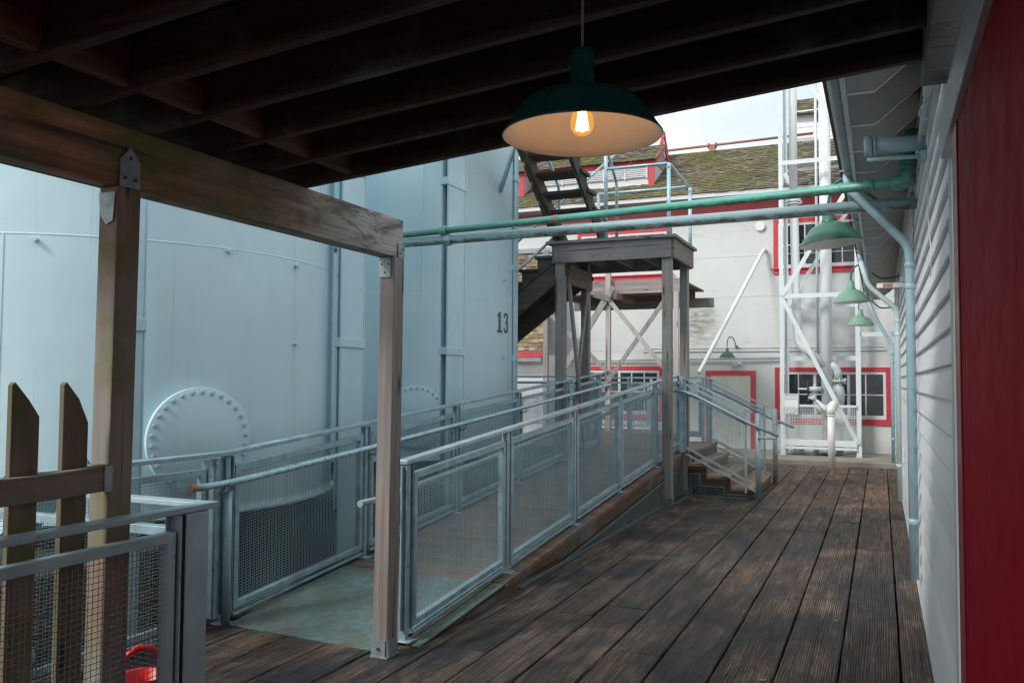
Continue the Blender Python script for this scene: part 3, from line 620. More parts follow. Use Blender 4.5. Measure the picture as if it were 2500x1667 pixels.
for (x, z) in ((-2.76, 2.34), (-2.71, 2.34), (-2.735, 2.29)): bolt(b3, (x, 4.349, z), .005)
b3.build('bolt', M['black'], P)

MB().box((-12, -6, -.70), (-4.42, 15, .50)).build('void_block', M['ground'], kind='structure')  # dark block added so the void below the tanks stays black
# ============================================================ picket fence at the left
F = thing('picket_fence', (-2.75, 2.2, 0), 'weathered grey picket fence with pointed boards and one thick rail joined to the left post', 'fence')
m = MB(); m.k = .6
n = 10; vs = []
for i in range(n+1):
    y = .2+(2.335-.2)*i/n; sag = .012*math.sin(i*1.3)
    vs += [(-2.715, y, 1.222+sag*.4), (-2.665, y, 1.222+sag*.4), (-2.665, y, 1.318+sag), (-2.715, y, 1.318+sag)]
fs = [(3, 2, 1, 0), tuple(4*n+j for j in range(4))]
for i in range(n):
    for j in range(4): fs.append((4*i+j, 4*i+(j+1) % 4, 4*i+4+(j+1) % 4, 4*i+4+j))
m.add(vs, fs); m.build('fence_rail', M['rail_y'], F, bevel=.005)
for i, (y, w_) in enumerate(((1.972, .105), (2.173, .105), (1.76, .105), (1.55, .105), (1.33, .105))):
    pts = [(y, .03), (y+w_, .03), (y+w_+.002, 1.60-.03*(i % 2)), (y+w_*.62, 1.66), (y+.012, 1.722), (y, 1.71)]
    m = MB(); m.k = (.35, .15, .6, .4, .7)[i]; m.prism([(a, z-.09) for a, z in pts], -2.742, -2.717, 'X'); m.build('picket', M['picket'], F, bevel=.004)
MB().box((-2.664, 2.310, 1.222), (-2.660, 2.345, 1.318)).box((-2.690, 2.338, 1.222), (-2.662, 2.344, 1.318)).build('bracket', M['bracket'], F)

# ============================================================ steel guard rails with woven wire panels
def guard_panel(par, x, ya, yb, zt, zb, xi=0, gap=.105, bgap=.10, dirv=None, near=.019, wr=.0013, base=None, st=.05, wm='wire', fm='galv'):
    """one bay between posts, at x = const: zt(y), zb(y) are the rail top and the walking surface"""
    fr = MB(); a = ya; b = yb
    T = lambda y: zt(y)-gap; Bm = lambda y: zb(y)+bgap
    fr.beam((x, a, T(a)), (x, b, T(b)), .045, .040); fr.beam((x, a, Bm(a)), (x, b, Bm(b)), .045, .040)
    fr.beam((x, a, Bm(a)-.055), (x, b, Bm(b)-.055), .055, .018)
    for y in (a+.022, b-.022): fr.beam((x, y, Bm(y)+.02), (x, y, T(y)-.02), .045, .044, (0, 1, 0))
    f = fr.build('panel_frame', M[fm], par, bevel=.003)
    me = MB(); me.mesh((x, a+.04, Bm(a+.04)+.02), (0, b-a-.08, Bm(b-.04)-Bm(a+.04)), (0, 0, T(a)-Bm(a)-.04), near, near, wr)
    me.build('wire_panel', M[wm], f)
def guard_post(par, x, y, ztop, zbot, wide=.05, foot=True, mat='galv', flange=1):
    p = MB(); p.box((x-.025, y-.022, zbot+.03), (x+.025, y+.022, ztop-.02))
    if flange: p.box((x-.030, y+flange*.052-.004, zbot+.06), (x+.030, y+flange*.052+.004, ztop-.02)); p.box((x-.004, y-.05, zbot+.07), (x+.004, y+.05, ztop-.03))
    if foot: p.box((x-.02, y-.02, zbot), (x+.02, y+.02, zbot+.04)); p.box((x-.065, y-.05, zbot), (x+.065, y+.05, zbot+.010))
    return p.build('post', M[mat], par, bevel=.003)
# ramp profile
RY0, RY1, LZ = 4.62, 12.45, .62
def rz(y): return max(0, min(LZ, (y-RY0)/(RY1-RY0)*LZ))
XR, XL = -2.75, -4.08
def trail(y): return 1.128+max(0, min(1, (y-4.6)/(12.5-4.6)))*.606
G1 = thing('ramp_guard_rail', (XR, 4.65, 0), 'mesh guard rail on the near right side of the ramp, beside the tall grey post', 'railing', 'mesh guard rails of the ramp')
ys = [4.65, 6.20, 7.81, 9.38, 11.03, 12.52]
for i, y in enumerate(ys): guard_post(G1, XR, y, trail(y), rz(y) if i else .02, mat='galv_light' if i else 'galv', foot=True)
MB().beam((XR, 4.61, trail(4.61)), (XR, 12.56, trail(12.56)), .075, .028).build('top_rail', M['galv_light'], G1, bevel=.004)
for a, b in zip(ys, ys[1:]): guard_panel(G1, XR, a+.075, b-.045, trail, rz, near=.0195, wr=.0016)
hp = [(-2.855, 4.30, .905), (-2.855, 4.42, .905), (-2.855, 4.6, .91)]+[(-2.855, y, .905+rz(y)) for y in (6, 8, 10, 12.45)]
MB().tube(hp, .021, 14).build('handrail', M['galv_light'], G1)
G2 = thing('ramp_guard_rail', (XL, 4.5, 0), 'mesh guard rail on the left side of the ramp, in front of the tanks', 'railing', 'mesh guard rails of the ramp')
ql = [3.55, 4.52, 6.20, 7.90, 9.55, 11.28, 12.80]
tl = lambda y: 1.138+max(0, min(1, (y-4.6)/(12.8-4.6)))*.615
for i, y in enumerate(ql): guard_post(G2, XL, y, tl(y), rz(y) if y > 4.6 else 0, mat='galv')
p = MB(); p.box((XL-.03, 4.33, .06), (XL+.03, 4.338, tl(4.4)-.03)); p.box((XL-.03, 4.40, .06), (XL+.03, 4.44, tl(4.4)-.03)); p.build('post', M['galv'], G2, bevel=.003)
MB().beam((XL, 2.9, 1.14), (XL, 4.56, 1.14), .09, .026).build('top_rail', M['galv'], G2, bevel=.004)
MB().beam((XL, 4.56, 1.142), (XL, 12.84, tl(12.84)), .09, .026).build('top_rail', M['galv'], G2, bevel=.004)
guard_panel(G2, XL, 2.95, 3.50, tl, rz, near=.02, wr=.0016); guard_panel(G2, XL, 3.60, 4.32, tl, rz, near=.02, wr=.0016)
for a, b in zip(ql[1:], ql[2:]): guard_panel(G2, XL, a+.075, b-.045, tl, rz, near=.0195, wr=.0016)
hr = [(XL+.105, 4.10, .955), (XL+.105, 4.25, .952), (XL+.105, 4.42, .955), (XL+.105, 4.70, .968), (XL+.105, 6.2, 1.070), (XL+.105, 8.58, 1.245), (XL+.105, 12.9, 1.570), (XL+.105, 13.05, 1.572)]
h = MB().tube(hr, .0235, 16).build('handrail', M['handrail'], G2)
MB().tube([(XL+.105, 4.092, .955), (XL+.105, 4.14, .954)], .0245, 16).build('rail_cap', M['rust'], h)
for y in (4.44, 6.24, 7.94, 9.59, 11.32):
    z = 0
    for (a, b) in zip(hr, hr[1:]):
        if a[1] <= y <= b[1]: z = a[2]+(b[2]-a[2])*(y-a[1])/(b[1]-a[1])
    MB().tube([(XL+.02, y, z-.075), (XL+.085, y, z-.07), (XL+.105, y, z-.05), (XL+.105, y, z-.02)], .007, 8).build('rail_bracket', M['bracket'], G2)
MB().tube([(XL+.06, 4.48, 0.0), (XL+.06, 4.48, .90)], .030, 12).build('post', M['galv'], G2)
# the guard nearest the camera with its corner
G3 = thing('near_guard_rail', (-2.6, 2.86, 0), 'steel mesh guard rail turning a corner in front of the picket fence', 'railing')
zt3 = lambda y: 1.128; zb3 = lambda y: 0
DY = -.12
MB().box((-2.635, .4, 1.105), (-2.565, 2.93+DY, 1.130)).box((-4.03, 2.862+DY, 1.106), (-2.636, 2.93+DY, 1.129)).build('top_rail', M['near_steel'], G3, bevel=.003)
p = MB(); p.box((-2.632, 2.70+DY, 0), (-2.626, 2.90+DY, 1.10)); p.box((-2.625, 2.72+DY, 0), (-2.568, 2.727+DY, 1.10)); p.box((-2.625, 2.862+DY, 0), (-2.568, 2.869+DY, 1.10)); p.box((-2.600, 2.728+DY, 0), (-2.594, 2.861+DY, 1.10)); p.box((-2.57, 2.745+DY, .0), (-2.563, 2.86+DY, 1.102))
p.build('corner_post', M['near_steel'], G3, bevel=.002)
guard_panel(G3, -2.60, .45, 2.705+DY, zt3, zb3, near=.0215, wr=.00135, gap=.11, wm='wire_near', fm='near_steel')
fr = MB(); fr.box((-4.0, 2.865+DY, .975), (-2.72, 2.915+DY, 1.015)); fr.box((-4.0, 2.865+DY, .08), (-2.72, 2.915+DY, .12)); fr.box((-2.72, 2.87+DY, .08), (-2.68, 2.91+DY, 1.02)); fr.box((-4.02, 2.87+DY, 0), (-3.98, 2.91+DY, 1.10))
f = fr.build('panel_frame', M['galv'], G3, bevel=.003)
MB().mesh((-3.98, 2.89+DY, .12), (1.27, 0, 0), (0, 0, .86), .0215, .0215, .0013).build('wire_panel', M['rustwire'], f)

# ============================================================ ramp, landing and steps
RA = thing('timber_ramp', (-3.4, 5.9, 0), 'wooden wheelchair ramp rising away between two mesh guard rails', 'ramp')
rb = MB(); y = 5.95
while y < 12.42:
    rb.k = rnd(); z1 = rz(y)+.004; z2 = rz(y+.136)+.004
    vs = [(XL-.12, y, z1), (XR+.115, y, z1), (XR+.115, y+.136, z2), (XL-.12, y+.136, z2), (XL-.12, y, z1-.035), (XR+.115, y, z1-.035), (XR+.115, y+.136, z2-.035), (XL-.12, y+.136, z2-.035)]
    rb.add(vs, [(0, 1, 2, 3), (7, 6, 5, 4), (0, 4, 5, 1), (1, 5, 6, 2), (2, 6, 7, 3), (3, 7, 4, 0)]); y += .142
rb.build('ramp_boards', M['ramp'], RA)
sk = MB(); sk.k = .4; sk.add([(XR+.105, 5.2, .02), (XR+.105, RY1, .02), (XR+.105, RY1, LZ-.035), (XR+.105, 5.2, rz(5.2)-.036), (XR+.05, 5.2, .02), (XR+.05, RY1, .02), (XR+.05, RY1, LZ-.035), (XR+.05, 5.2, rz(5.2)-.036)], [(0, 1, 2, 3), (7, 6, 5, 4), (0, 4, 5, 1), (1, 5, 6, 2), (2, 6, 7, 3), (3, 7, 4, 0)])
# vermin mesh stretched over an open dark side: joist line on top, dark void, kick board
sk = MB(); sk.k = .3; sk.beam((XR+.09, 5.6, rz(5.6)-.075), (XR+.09, RY1+1.9, LZ-.075), .045, .14) if False else None
sk.add([(XR+.06, 5.0, -.01), (XR+.06, RY1, -.01), (XR+.06, RY1, LZ-.04), (XR+.06, 5.0, rz(5.0)-.04), (XR+.03, 5.0, -.01), (XR+.03, RY1, -.01), (XR+.03, RY1, LZ-.04), (XR+.03, 5.0, rz(5.0)-.04)], [(0, 1, 2, 3), (7, 6, 5, 4), (0, 4, 5, 1), (1, 5, 6, 2), (2, 6, 7, 3), (3, 7, 4, 0)])
sk.build('side_boards', M['skirt'], RA)
rj = MB(); rj.k = .5
rj.add([(XR+.112, 5.3, rz(5.3)-.16), (XR+.112, RY1, LZ-.165), (XR+.112, RY1, LZ-.034), (XR+.112, 5.3, rz(5.3)-.034), (XR+.064, 5.3, rz(5.3)-.16), (XR+.064, RY1, LZ-.165), (XR+.064, RY1, LZ-.034), (XR+.064, 5.3, rz(5.3)-.034)], [(0, 1, 2, 3), (7, 6, 5, 4), (0, 4, 5, 1), (1, 5, 6, 2), (2, 6, 7, 3), (3, 7, 4, 0)])
rj.build('edge_joist', M['skirt'], RA, bevel=.004)
ss = MB(); ss.beam((XR+.120, 6.2, .018), (XR+.120, 11.05, .018), .03, .022); ss.beam((XR+.118, 7.3, rz(7.3)-.19), (XR+.118, 12.3, rz(12.3)-.19), .010, .03); ss.build('base_strip', M['strip'], RA)
sm_ = MB(); y = 6.6
wm = MB()
for i in range(int((RY1-6.4)/.022)):
    yy = 6.4+i*.022; wm.wire(Vector((XR+.116, yy, .02)), Vector((XR+.116, yy, rz(yy)-.17)), .0013, Vector((1, 0, 0)))
for j in range(20):
    z = .03+j*.022; ya = RY0+(z+.18)/LZ*(RY1-RY0)
    if ya < RY1-.1: wm.wire(Vector((XR+.118, max(6.4, ya), z)), Vector((XR+.118, RY1, z)), .0013, Vector((1, 0, 0)))
wm.build('side_wire', M['wire_near'], RA)
MB().box((XL-.10, RY1+.0, -.02), (XR-.0, RY1+.02, LZ-.05)).build('end_board', M['skirt'], RA)
fb = MB(); y = 4.50
fb.add([(XL+.06, 4.50, .008), (XR-.05, 4.44, .008), (XR-.03, 5.92, rz(5.92)+.010), (XL-.05, 5.92, rz(5.92)+.010), (XL+.06, 4.50, .0), (XR-.05, 4.44, .0), (XR-.03, 5.92, rz(5.92)+.004), (XL-.05, 5.92, rz(5.92)+.004)], [(0, 1, 2, 3), (7, 6, 5, 4), (0, 4, 5, 1), (1, 5, 6, 2), (2, 6, 7, 3), (3, 7, 4, 0)])
fb.add([(XR+.03, 4.62, .008), (XR+.125, 4.62, .008), (XR+.125, 5.92, rz(5.92)+.006), (XR+.03, 5.92, rz(5.92)+.006), (XR+.03, 4.62, .0), (XR+.125, 4.62, .0), (XR+.125, 5.92, rz(5.92)-.0), (XR+.03, 5.92, rz(5.92)-.0)], [(0, 1, 2, 3), (7, 6, 5, 4), (0, 4, 5, 1), (1, 5, 6, 2), (2, 6, 7, 3), (3, 7, 4, 0)])
fb.build('steel_plate', M['plate'], base=(-3.4, 4.5, 0), label='scuffed grey-green steel plate bridging the deck and the foot of the ramp', cat='metal plate')
MB().add([(XL-.1, 4.55, -.01), (XR+.10, 4.62, -.01), (XR+.10, 5.95, -.01), (XL-.1, 5.95, -.01), (XL-.1, 4.66, .001), (XR+.10, 4.72, .001), (XR+.10, 5.95, rz(5.95)-.004), (XL-.1, 5.95, rz(5.95)-.004)], [(0, 3, 2, 1), (4, 5, 6, 7), (0, 1, 5, 4), (1, 2, 6, 5), (2, 3, 7, 6), (3, 0, 4, 7)]).build('ramp_foot', M['skirt'], RA)
# landing and the raised walkway behind
LD = thing('landing_platform', (-3.3, 13.3, 0), 'raised wooden landing at the top of the ramp, reached by four steps', 'landing')
lb = MB(); y = RY1+.02
while y < 17.3:
    lb.k = rnd(); xr = -2.52 if y < 14.35 else -3.35
    lb.box((-6.2, y, LZ-.035), (xr, y+.136, LZ+.004)); y += .142
lb.build('landing_boards', M['ramp'], LD)
m = MB(); m.box((-2.58, RY1+.02, LZ-.20), (-2.525, 14.38, LZ-.038)); m.box((-6.2, RY1+.02, LZ-.20), (-2.6, RY1+.06, LZ-.038)); m.build('edge_joist', M['skirt'], LD)
m = MB(); m.box((-2.66, RY1+.03, -.02), (-2.63, 14.35, LZ-.2)); m.box((-6.2, 14.36, -.02), (-2.62, 14.40, LZ-.04)); m.build('side_boards', M['skirt'], LD)
MB().beam((-2.52, RY1-1.2, .016), (-2.52, 12.2, .016), .02, .022).build('base_strip', M['strip'], LD)
ST = thing('timber_steps', (-1.65, 13.3, 0), 'four warm brown wooden steps climbing left from the deck to the landing', 'steps')
xs = [-1.655, -1.99, -2.325, -2.545]; zs = [.15, .30, .465, .62]
for i in range(3):
    m = MB(); m.k = rnd(); x2 = xs[i+1]-.02
    m.box((x2, 12.28, zs[i]-.045), (xs[i]+.02, 14.30, zs[i])); m.build('tread', M['step'], ST, bevel=.006)
for i in range(4):
    m = MB(); m.k = rnd(); zb_ = 0.005 if i == 0 else zs[i-1]+.001
    m.box((xs[i]-.03, 12.30, zb_), (xs[i], 14.28, zs[i]-.046)); m.build('riser', M['step'], ST)
m = MB(); m.prism([(xs[0]-.002, .0), (xs[0]-.002, .104), (xs[1]+.02, .104), (xs[1]+.02, .254), (xs[2]+.02, .254), (xs[2]+.02, .415), (xs[3]-.02, .415), (xs[3]-.02, .32), (xs[2]-.06, .32), (xs[2]-.06, .16), (xs[1]-.06, .16), (xs[1]-.06, .055), (xs[0]-.07, .055), (xs[0]-.07, 0.0)], 12.262, 12.30, 'Y'); m.build('stringer', M['step_dark'], ST)
fr = MB(); Yf_ = 12.255
for a, b in (((-2.53, .012), (-1.72, .012)), ((-1.735, .012), (-1.735, .050)), ((-1.735, .052), (-2.055, .052)), ((-2.055, .052), (-2.055, .150)), ((-2.055, .152), (-2.39, .152)), ((-2.39, .152), (-2.39, .312)), ((-2.39, .315), (-2.53, .315)), ((-2.53, .012), (-2.53, .315))):
    fr.beam((a[0], Yf_, a[1]), (b[0], Yf_, b[1]), .012, .018, (0, 0, 1) if a[1] == b[1] else (1, 0, 0))
f = fr.build('screen_frame', M['strip'], ST)
wm = MB()
for i in range(38):
    x = -2.52+i*.021; zt_ = .31 if x < -2.39 else (.15 if x < -2.055 else .05); wm.wire(Vector((x, Yf_, .012)), Vector((x, Yf_, zt_)), .0012, Vector((0, 1, 0)))
for j in range(1, 15):
    z = .012+j*.021; x = -2.39 if z > .15 else (-2.055 if z > .05 else -1.74); wm.wire(Vector((-2.52, Yf_, z)), Vector((x, Yf_, z)), .0012, Vector((0, 1, 0)))
wm.build('screen_wire', M['wire'], f)
# stair guard rails
def stair_guard(Y, label, near):
    t = thing('stair_guard_rail', (-1.58, Y, 0), label, 'railing', 'pair of stair railings')
    zt_ = lambda x: 1.715-.505*(x+2.66) if x > -2.66 else 1.715
    zb_ = lambda x: .70-.505*(x+2.66)
    s = -.035 if near else .035
    MB().tube([(-1.585, Y, .0), (-1.585, Y, 1.20)], .038, 20).build('post', M['galv_light'], t)
    MB().box((-2.68, Y-.03, .62), (-2.62, Y+.03, 1.70)).box((-2.62, Y-.005, .62), (-2.585, Y+.005, 1.68)).build('post', M['galv'], t, bevel=.003)
    MB().beam((-2.68, Y, zt_(-2.68)), (-1.66, Y, zt_(-1.66)), .05, .018).build('top_rail', M['galv_light'], t)
    fr = MB(); a, b = -2.58, -1.76
    fr.beam((a, Y, zt_(a)-.085), (b, Y, zt_(b)-.085), .035, .03); fr.beam((a, Y, zb_(a)+.02), (b, Y, zb_(b)+.02), .035, .03)
    fr.beam((a-.02, Y, zb_(a)-.06), (-1.60, Y, zb_(-1.60)-.06), .03, .022)
    fr.beam((b+.01, Y, zb_(b)-.16), (b+.01, Y, zt_(b)-.01), .045, .03, (1, 0, 0))
    f = fr.build('panel_frame', M['galv_light'], t)
    me = MB(); me.mesh((a, Y, zb_(a)+.03), (b-a, 0, zb_(b)-zb_(a)), (0, 0, zt_(a)-zb_(a)-.12), .021, .021, .0013); me.build('wire_panel', M['wire'], f)
    h = MB(); P1 = [(-2.75, Y+s*2.4, 1.50), (-2.60, Y+s*2.4, 1.495)]+[(x, Y+s*2.4, zt_(x)-.165) for x in (-2.40, -2.0, -1.7)]+[(-1.30, Y+s*2.4, zt_(-1.30)-.125)]
    h.tube(P1, .021, 14); h.build('handrail', M['galv_light'], t)
    if near:
        h = MB(); h.tube([(-1.585, Y-.055, .865), (-1.34, Y-.055, .865), (-1.315, Y-.055, .90), (-1.35, Y-.055, .93)], .019, 12)
        h.tube([(x, Y-.055, zt_(x)-.20) for x in (-2.55, -1.9)]+[(-1.33, Y-.055, .905)], .019, 12); h.build('handrail', M['handrail'], t)
stair_guard(12.25, 'nearer sloping mesh railing of the steps, ending in a round post with a looped handrail', True)
stair_guard(14.33, 'farther sloping mesh railing of the steps, beside the white fenced pipes', False)
# guard rails on the landing
def straight_guard(p, q, label, zt_=1.70, zb_=LZ, wm='wire'):
    t = thing('landing_guard_rail', (p[0], p[1], zb_), label, 'railing', 'guard rails around the landing')
    p = Vector((p[0], p[1], 0)); q = Vector((q[0], q[1], 0)); u = (q-p).normalized(); n = max(1, round((q-p).length/1.4))
    Z = lambda v, z: (v.x, v.y, z)
    MB().beam(Z(p, zt_), Z(q, zt_), .07, .028).build('top_rail', M['galv_light'], t)
    for i in range(n+1):
        c_ = p+(q-p)*i/n; MB().box((c_.x-.025, c_.y-.025, zb_), (c_.x+.025, c_.y+.025, zt_-.015)).build('post', M['galv_light'], t)
    for i in range(n):
        a = p+(q-p)*i/n+u*.06; b = p+(q-p)*(i+1)/n-u*.06; fr = MB()
        fr.beam(Z(a, zt_-.10), Z(b, zt_-.10), .04, .035); fr.beam(Z(a, zb_+.10), Z(b, zb_+.10), .04, .035)
        for v in (a, b): fr.beam(Z(v, zb_+.1), Z(v, zt_-.1), .035, .035, u)
        f = fr.build('panel_frame', M['galv'], t); MB().mesh(Z(a, zb_+.11), b-a, (0, 0, zt_-zb_-.22), .024, .024, .0017).build('wire_panel', M[wm], f)
    return t
straight_guard((-4.20, 14.95), (-2.75, 14.38), 'mesh guard rail closing the back of the landing, seen through the ramp railing', wm='wire_white')
straight_guard((-7.6, 17.0), (-4.3, 17.0), 'long dark mesh guard rail behind the landing under the wooden walkway')
straight_guard((-6.1, 13.1), (-4.15, 13.0), 'short mesh guard rail left of the ramp top, next to the tank')
# ============================================================ big tanks
SC = .8                                  # tanks and their columns
zs = lambda z: 1.65+(z-1.65)*SC
def tank(cx, cy, r, label, seam, man_ang, man_z, studs, num=None):
    cx *= SC; cy *= SC; r *= SC
    t = thing('storage_tank', (cx, cy, .6), label, 'tank', 'pale blue storage tanks')
    c0 = (cx, cy, 0)
    prof = [(r-.05, zs(.40)), (r+.03, zs(.40)), (r+.03, zs(.425)), (r, zs(.43))]
    for k in range(0, 26): prof.append((r, zs(.5+k*.235)))
    prof += [(r, zs(6.45)), (r+.05, zs(6.46)), (r+.05, zs(6.52)), (r, zs(6.54)), (r*.5, zs(7.1)), (.01, zs(7.3))]
    MB().lathe(prof, c0, 160).build('shell', M['tank'], t)
    w = MB()
    for z in (seam, seam+2.1): w.lathe([(r, zs(z)-.008), (r+.0028, zs(z)-.004), (r+.0028, zs(z)+.002), (r, zs(z)+.006)], c0, 160)
    for (a, z0, z1) in seams_v[num]:
        ca, sa = math.cos(R(a)), math.sin(R(a)); w.beam((cx+ca*(r+.001), cy+sa*(r+.001), zs(z0)), (cx+ca*(r+.001), cy+sa*(r+.001), zs(z1)), .011, .007, (ca, sa, 0))
    w.build('weld_seam', M['tank'], t)
    MB().lathe([(.01, .49), (r-.28, .49), (r-.28, zs(.39)), (.01, zs(.39))], c0, 64).build('base_ring', M['tank_base'], t)
    for (a, z) in studs:
        ca, sa = math.cos(R(a)), math.sin(R(a)); p = Vector((cx+ca*r, cy+sa*r, zs(z))); d = Vector((ca, sa, 0)); side = Vector((-sa, ca, 0))
        MB().tube([p-d*.01, p+d*.036], .015, 8).tube([p+d*.016-side*.024, p+d*.016+side*.024], .0065, 6).build('stud', M['column'], t)
    a = R(man_ang); d = Vector((math.cos(a), math.sin(a), 0)); p = Vector((cx, cy, zs(man_z)))+d*(r+.048)
    M3 = Matrix(((-math.sin(a), 0, math.cos(a)), (math.cos(a), 0, math.sin(a)), (0, 1, 0)))   # local z -> outward
    mh = MB().lathe([(.32, -.22), (.32, -.022), (.377, -.022), (.380, -.020), (.380, -.006), (.377, -.005), (.380, -.004), (.380, .010), (.376, .013), (.0005, .014)], p, 72, M3).build('manhole_cover', M['tank'], t)
    for k in range(30):
        q = 2*math.pi*(k+.4)/30; o = p+M3@Vector((.346*math.cos(q), .346*math.sin(q), .013))
        MB().tube([o, o+d*.010], .016, 6).tube([o+d*.009, o+d*.018], .009, 8).build('bolt', M['column'], mh)
    return t
seams_v = {1: [(-62, .43, 2.85), (15, 2.85, 4.9)], 13: [(-44, 2.96, 6.4), (-75, .43, 2.95)]}
tank(-7.86, 6.88, 2.4, 'huge pale blue tank filling the left of the view, with a bolted round manhole cover', 2.853, -24, 1.09, [(2.8, 2.0), (-17.8, 2.83), (2.8, 2.79), (-55.8, 2.80)], 1)
T2_ = tank(-8.18, 12.99, 2.4, 'pale blue tank farther back marked with the number 13', 2.947, -46, 1.08, [(-5.6, 4.77), (-1.9, 3.306), (-2.2, 2.02)], 13)
# the stencilled number, laid on the curve of the tank
def stencil():
    cx, cy, r = -8.18*SC, 12.99*SC, 2.4*SC+.004
    m = MB()
    def P(u, z): u = u*SC; a = R(-2.7)+u/r; return (cx+r*math.cos(a), cy+r*math.sin(a), zs(2.427+z))
    def slab(pts):   # closed outline in (u, z), convex
        n = len(pts); vs = [P(*p) for p in pts]; m.add(vs, [tuple(range(n))])
    def rect(u0, z0, u1, z1): slab([(u0, z0), (u1, z0), (u1, z1), (u0, z1)])
    rect(-.185, 0, -.035, .045); rect(-.145, .045, -.080, .34); slab([(-.185, .25), (-.145, .262), (-.145, .31), (-.185, .285)]); slab([(-.145, .31), (-.145, .34), (-.160, .315)])
    u = .035
    slab([(u, .085), (u, .045), (u+.045, 0), (u+.045, .045), (u+.045, .085)]); rect(u+.045, 0, u+.125, .045)
    slab([(u+.125, 0), (u+.170, .045), (u+.170, .135), (u+.115, .135), (u+.115, .045), (u+.125, .045)])
    slab([(u+.170, .135), (u+.150, .170), (u+.100, .170), (u+.115, .135)]); rect(u+.060, .152, u+.100, .192)
    slab([(u+.150, .170), (u+.170, .205), (u+.115, .205), (u+.100, .170)])
    slab([(u+.115, .205), (u+.170, .205), (u+.170, .295), (u+.125, .34), (u+.115, .295)]); rect(u+.045, .295, u+.125, .34)
    slab([(u, .295), (u, .255), (u+.045, .255), (u+.045, .34)])
    o = m.build('number_13', M['ink'], T2_); s = o.modifiers.new('thickness', 'SOLIDIFY'); s.thickness = .002; s.offset = 1
stencil()
# steel columns standing in front of and between the tanks
def column(x, y, w, tz, label, dpt=.16):
    t = thing('steel_column', (x, y, -.7), label, 'column', 'steel columns between the tanks')
    c = MB(); c.box((x-dpt/2, y-w/2, -.7), (x-dpt/2+.012, y+w/2, 7)); c.box((x+dpt/2-.012, y-w/2, -.7), (x+dpt/2, y+w/2, 7)); c.box((x-dpt/2+.012, y-.006, -.7), (x+dpt/2-.012, y+.006, 7))
    c.build('column_section', M['column'], t, bevel=.002)
    e = MB(); e.box((x+dpt/2+.001, y-w/2, -.7), (x+dpt/2+.008, y-w/2+.010, 7)); e.box((x+dpt/2+.001, y+w/2-.010, -.7), (x+dpt/2+.008, y+w/2, 7)); e.build('flange_lip', M['column'], t)
    for z in tz: MB().box((x-dpt/2-.01, y-w/2-.015, z), (x+dpt/2+.014, y+w/2+.004, z+.08)).build('tie_plate', M['column'], t, bevel=.003)
column(-4.46, 4.02, .16, (1.95, 3.8), 'steel column half hidden behind the left wooden post', .12)
column(-4.42, 6.46, .37, (1.93, 3.52), 'steel column between the two tanks with tie plates across it', .05)
column(-4.40, 8.42, .42, (1.92, 3.8), 'wide pale steel column standing in front of the tank marked 13', .085)
column(-4.66, 10.72, .13, (1.90, 3.15, 4.4), 'narrow blue steel column at the right edge of the tank marked 13', .08)
_bp = (-8.18*SC+2.4*SC*math.cos(R(-5.6)), 12.99*SC+2.4*SC*math.sin(R(-5.6)), zs(4.77))
MB().tube([_bp, (-4.26, 10.05, 4.98)], .030, 12).build('brace_pipe', M['downpipe'], base=_bp, label='pale diagonal brace pipe from the tank marked 13 up to the wooden stair', cat='pipe')
# dark steel members and clutter behind the fence
MB().beam((-4.3, 1.6, -.4), (-4.3, 3.6, 1.15), .06, .14).build('steel_brace', M['downpipe'], base=(-4.3, 1.6, -.4), label='blue steel brace rising to the right behind the picket fence', cat='brace')
MB().beam((-4.42, 1.5, 1.1), (-4.42, 3.1, -.4), .05, .11).build('steel_brace', M['downpipe'], base=(-4.42, 3.1, -.4), label='thinner blue steel brace falling to the right in the gloom behind the pickets', cat='brace')
m = MB(); m.tube([(-3.62, 1.2, .55), (-3.62, 2.75, .36)], .045, 10); m.build('scrap_pipe', M['downpipe'], base=(-3.62, 1.2, .36), label='blue-grey pipe lying in the gloom behind the mesh guard, above the red can', cat='pipe')
m = MB()
for (y, z, l, a) in ((1.75, .0, .95, .12), (1.62, 0, .8, -.2), (2.0, 0, .55, .3)):
    m.k = rnd(); m.beam((-3.15, y, .01), (-3.40, y+a, l), .09, .02, (0, 1, 0))
m.build('scrap_board', M['picket'], base=(-3.2, 1.8, 0), label='short scrap boards leaning together behind the pickets', cat='boards')
m = MB(); vs = []
for i in range(7):
    for j in range(5): vs.append((-3.02-.04*math.sin(i*1.1+j), 1.86+.022*i+.02*math.sin(j), .30+.075*j+.03*math.sin(i*.9)))
m.add(vs, [(i*5+j, i*5+j+1, (i+1)*5+j+1, (i+1)*5+j) for i in range(6) for j in range(4)]); o = m.build('plastic_sheet', M['sheet'], base=(-3.02, 1.9, .3), label='crumpled white plastic scrap seen between the two pickets', cat='sheet')
o.modifiers.new('t', 'SOLIDIFY').thickness = .003
# second, rusty wire screen inside the corner
m = MB(); m.mesh((-3.95, 2.20, .05), (1.10, 0, 0), (0, 0, .92), .024, .024, .0013); m.build('wire_screen', M['rustwire'], base=(-3.95, 2.2, .0), label='rusty wire screen standing behind the red watering can', cat='screen')
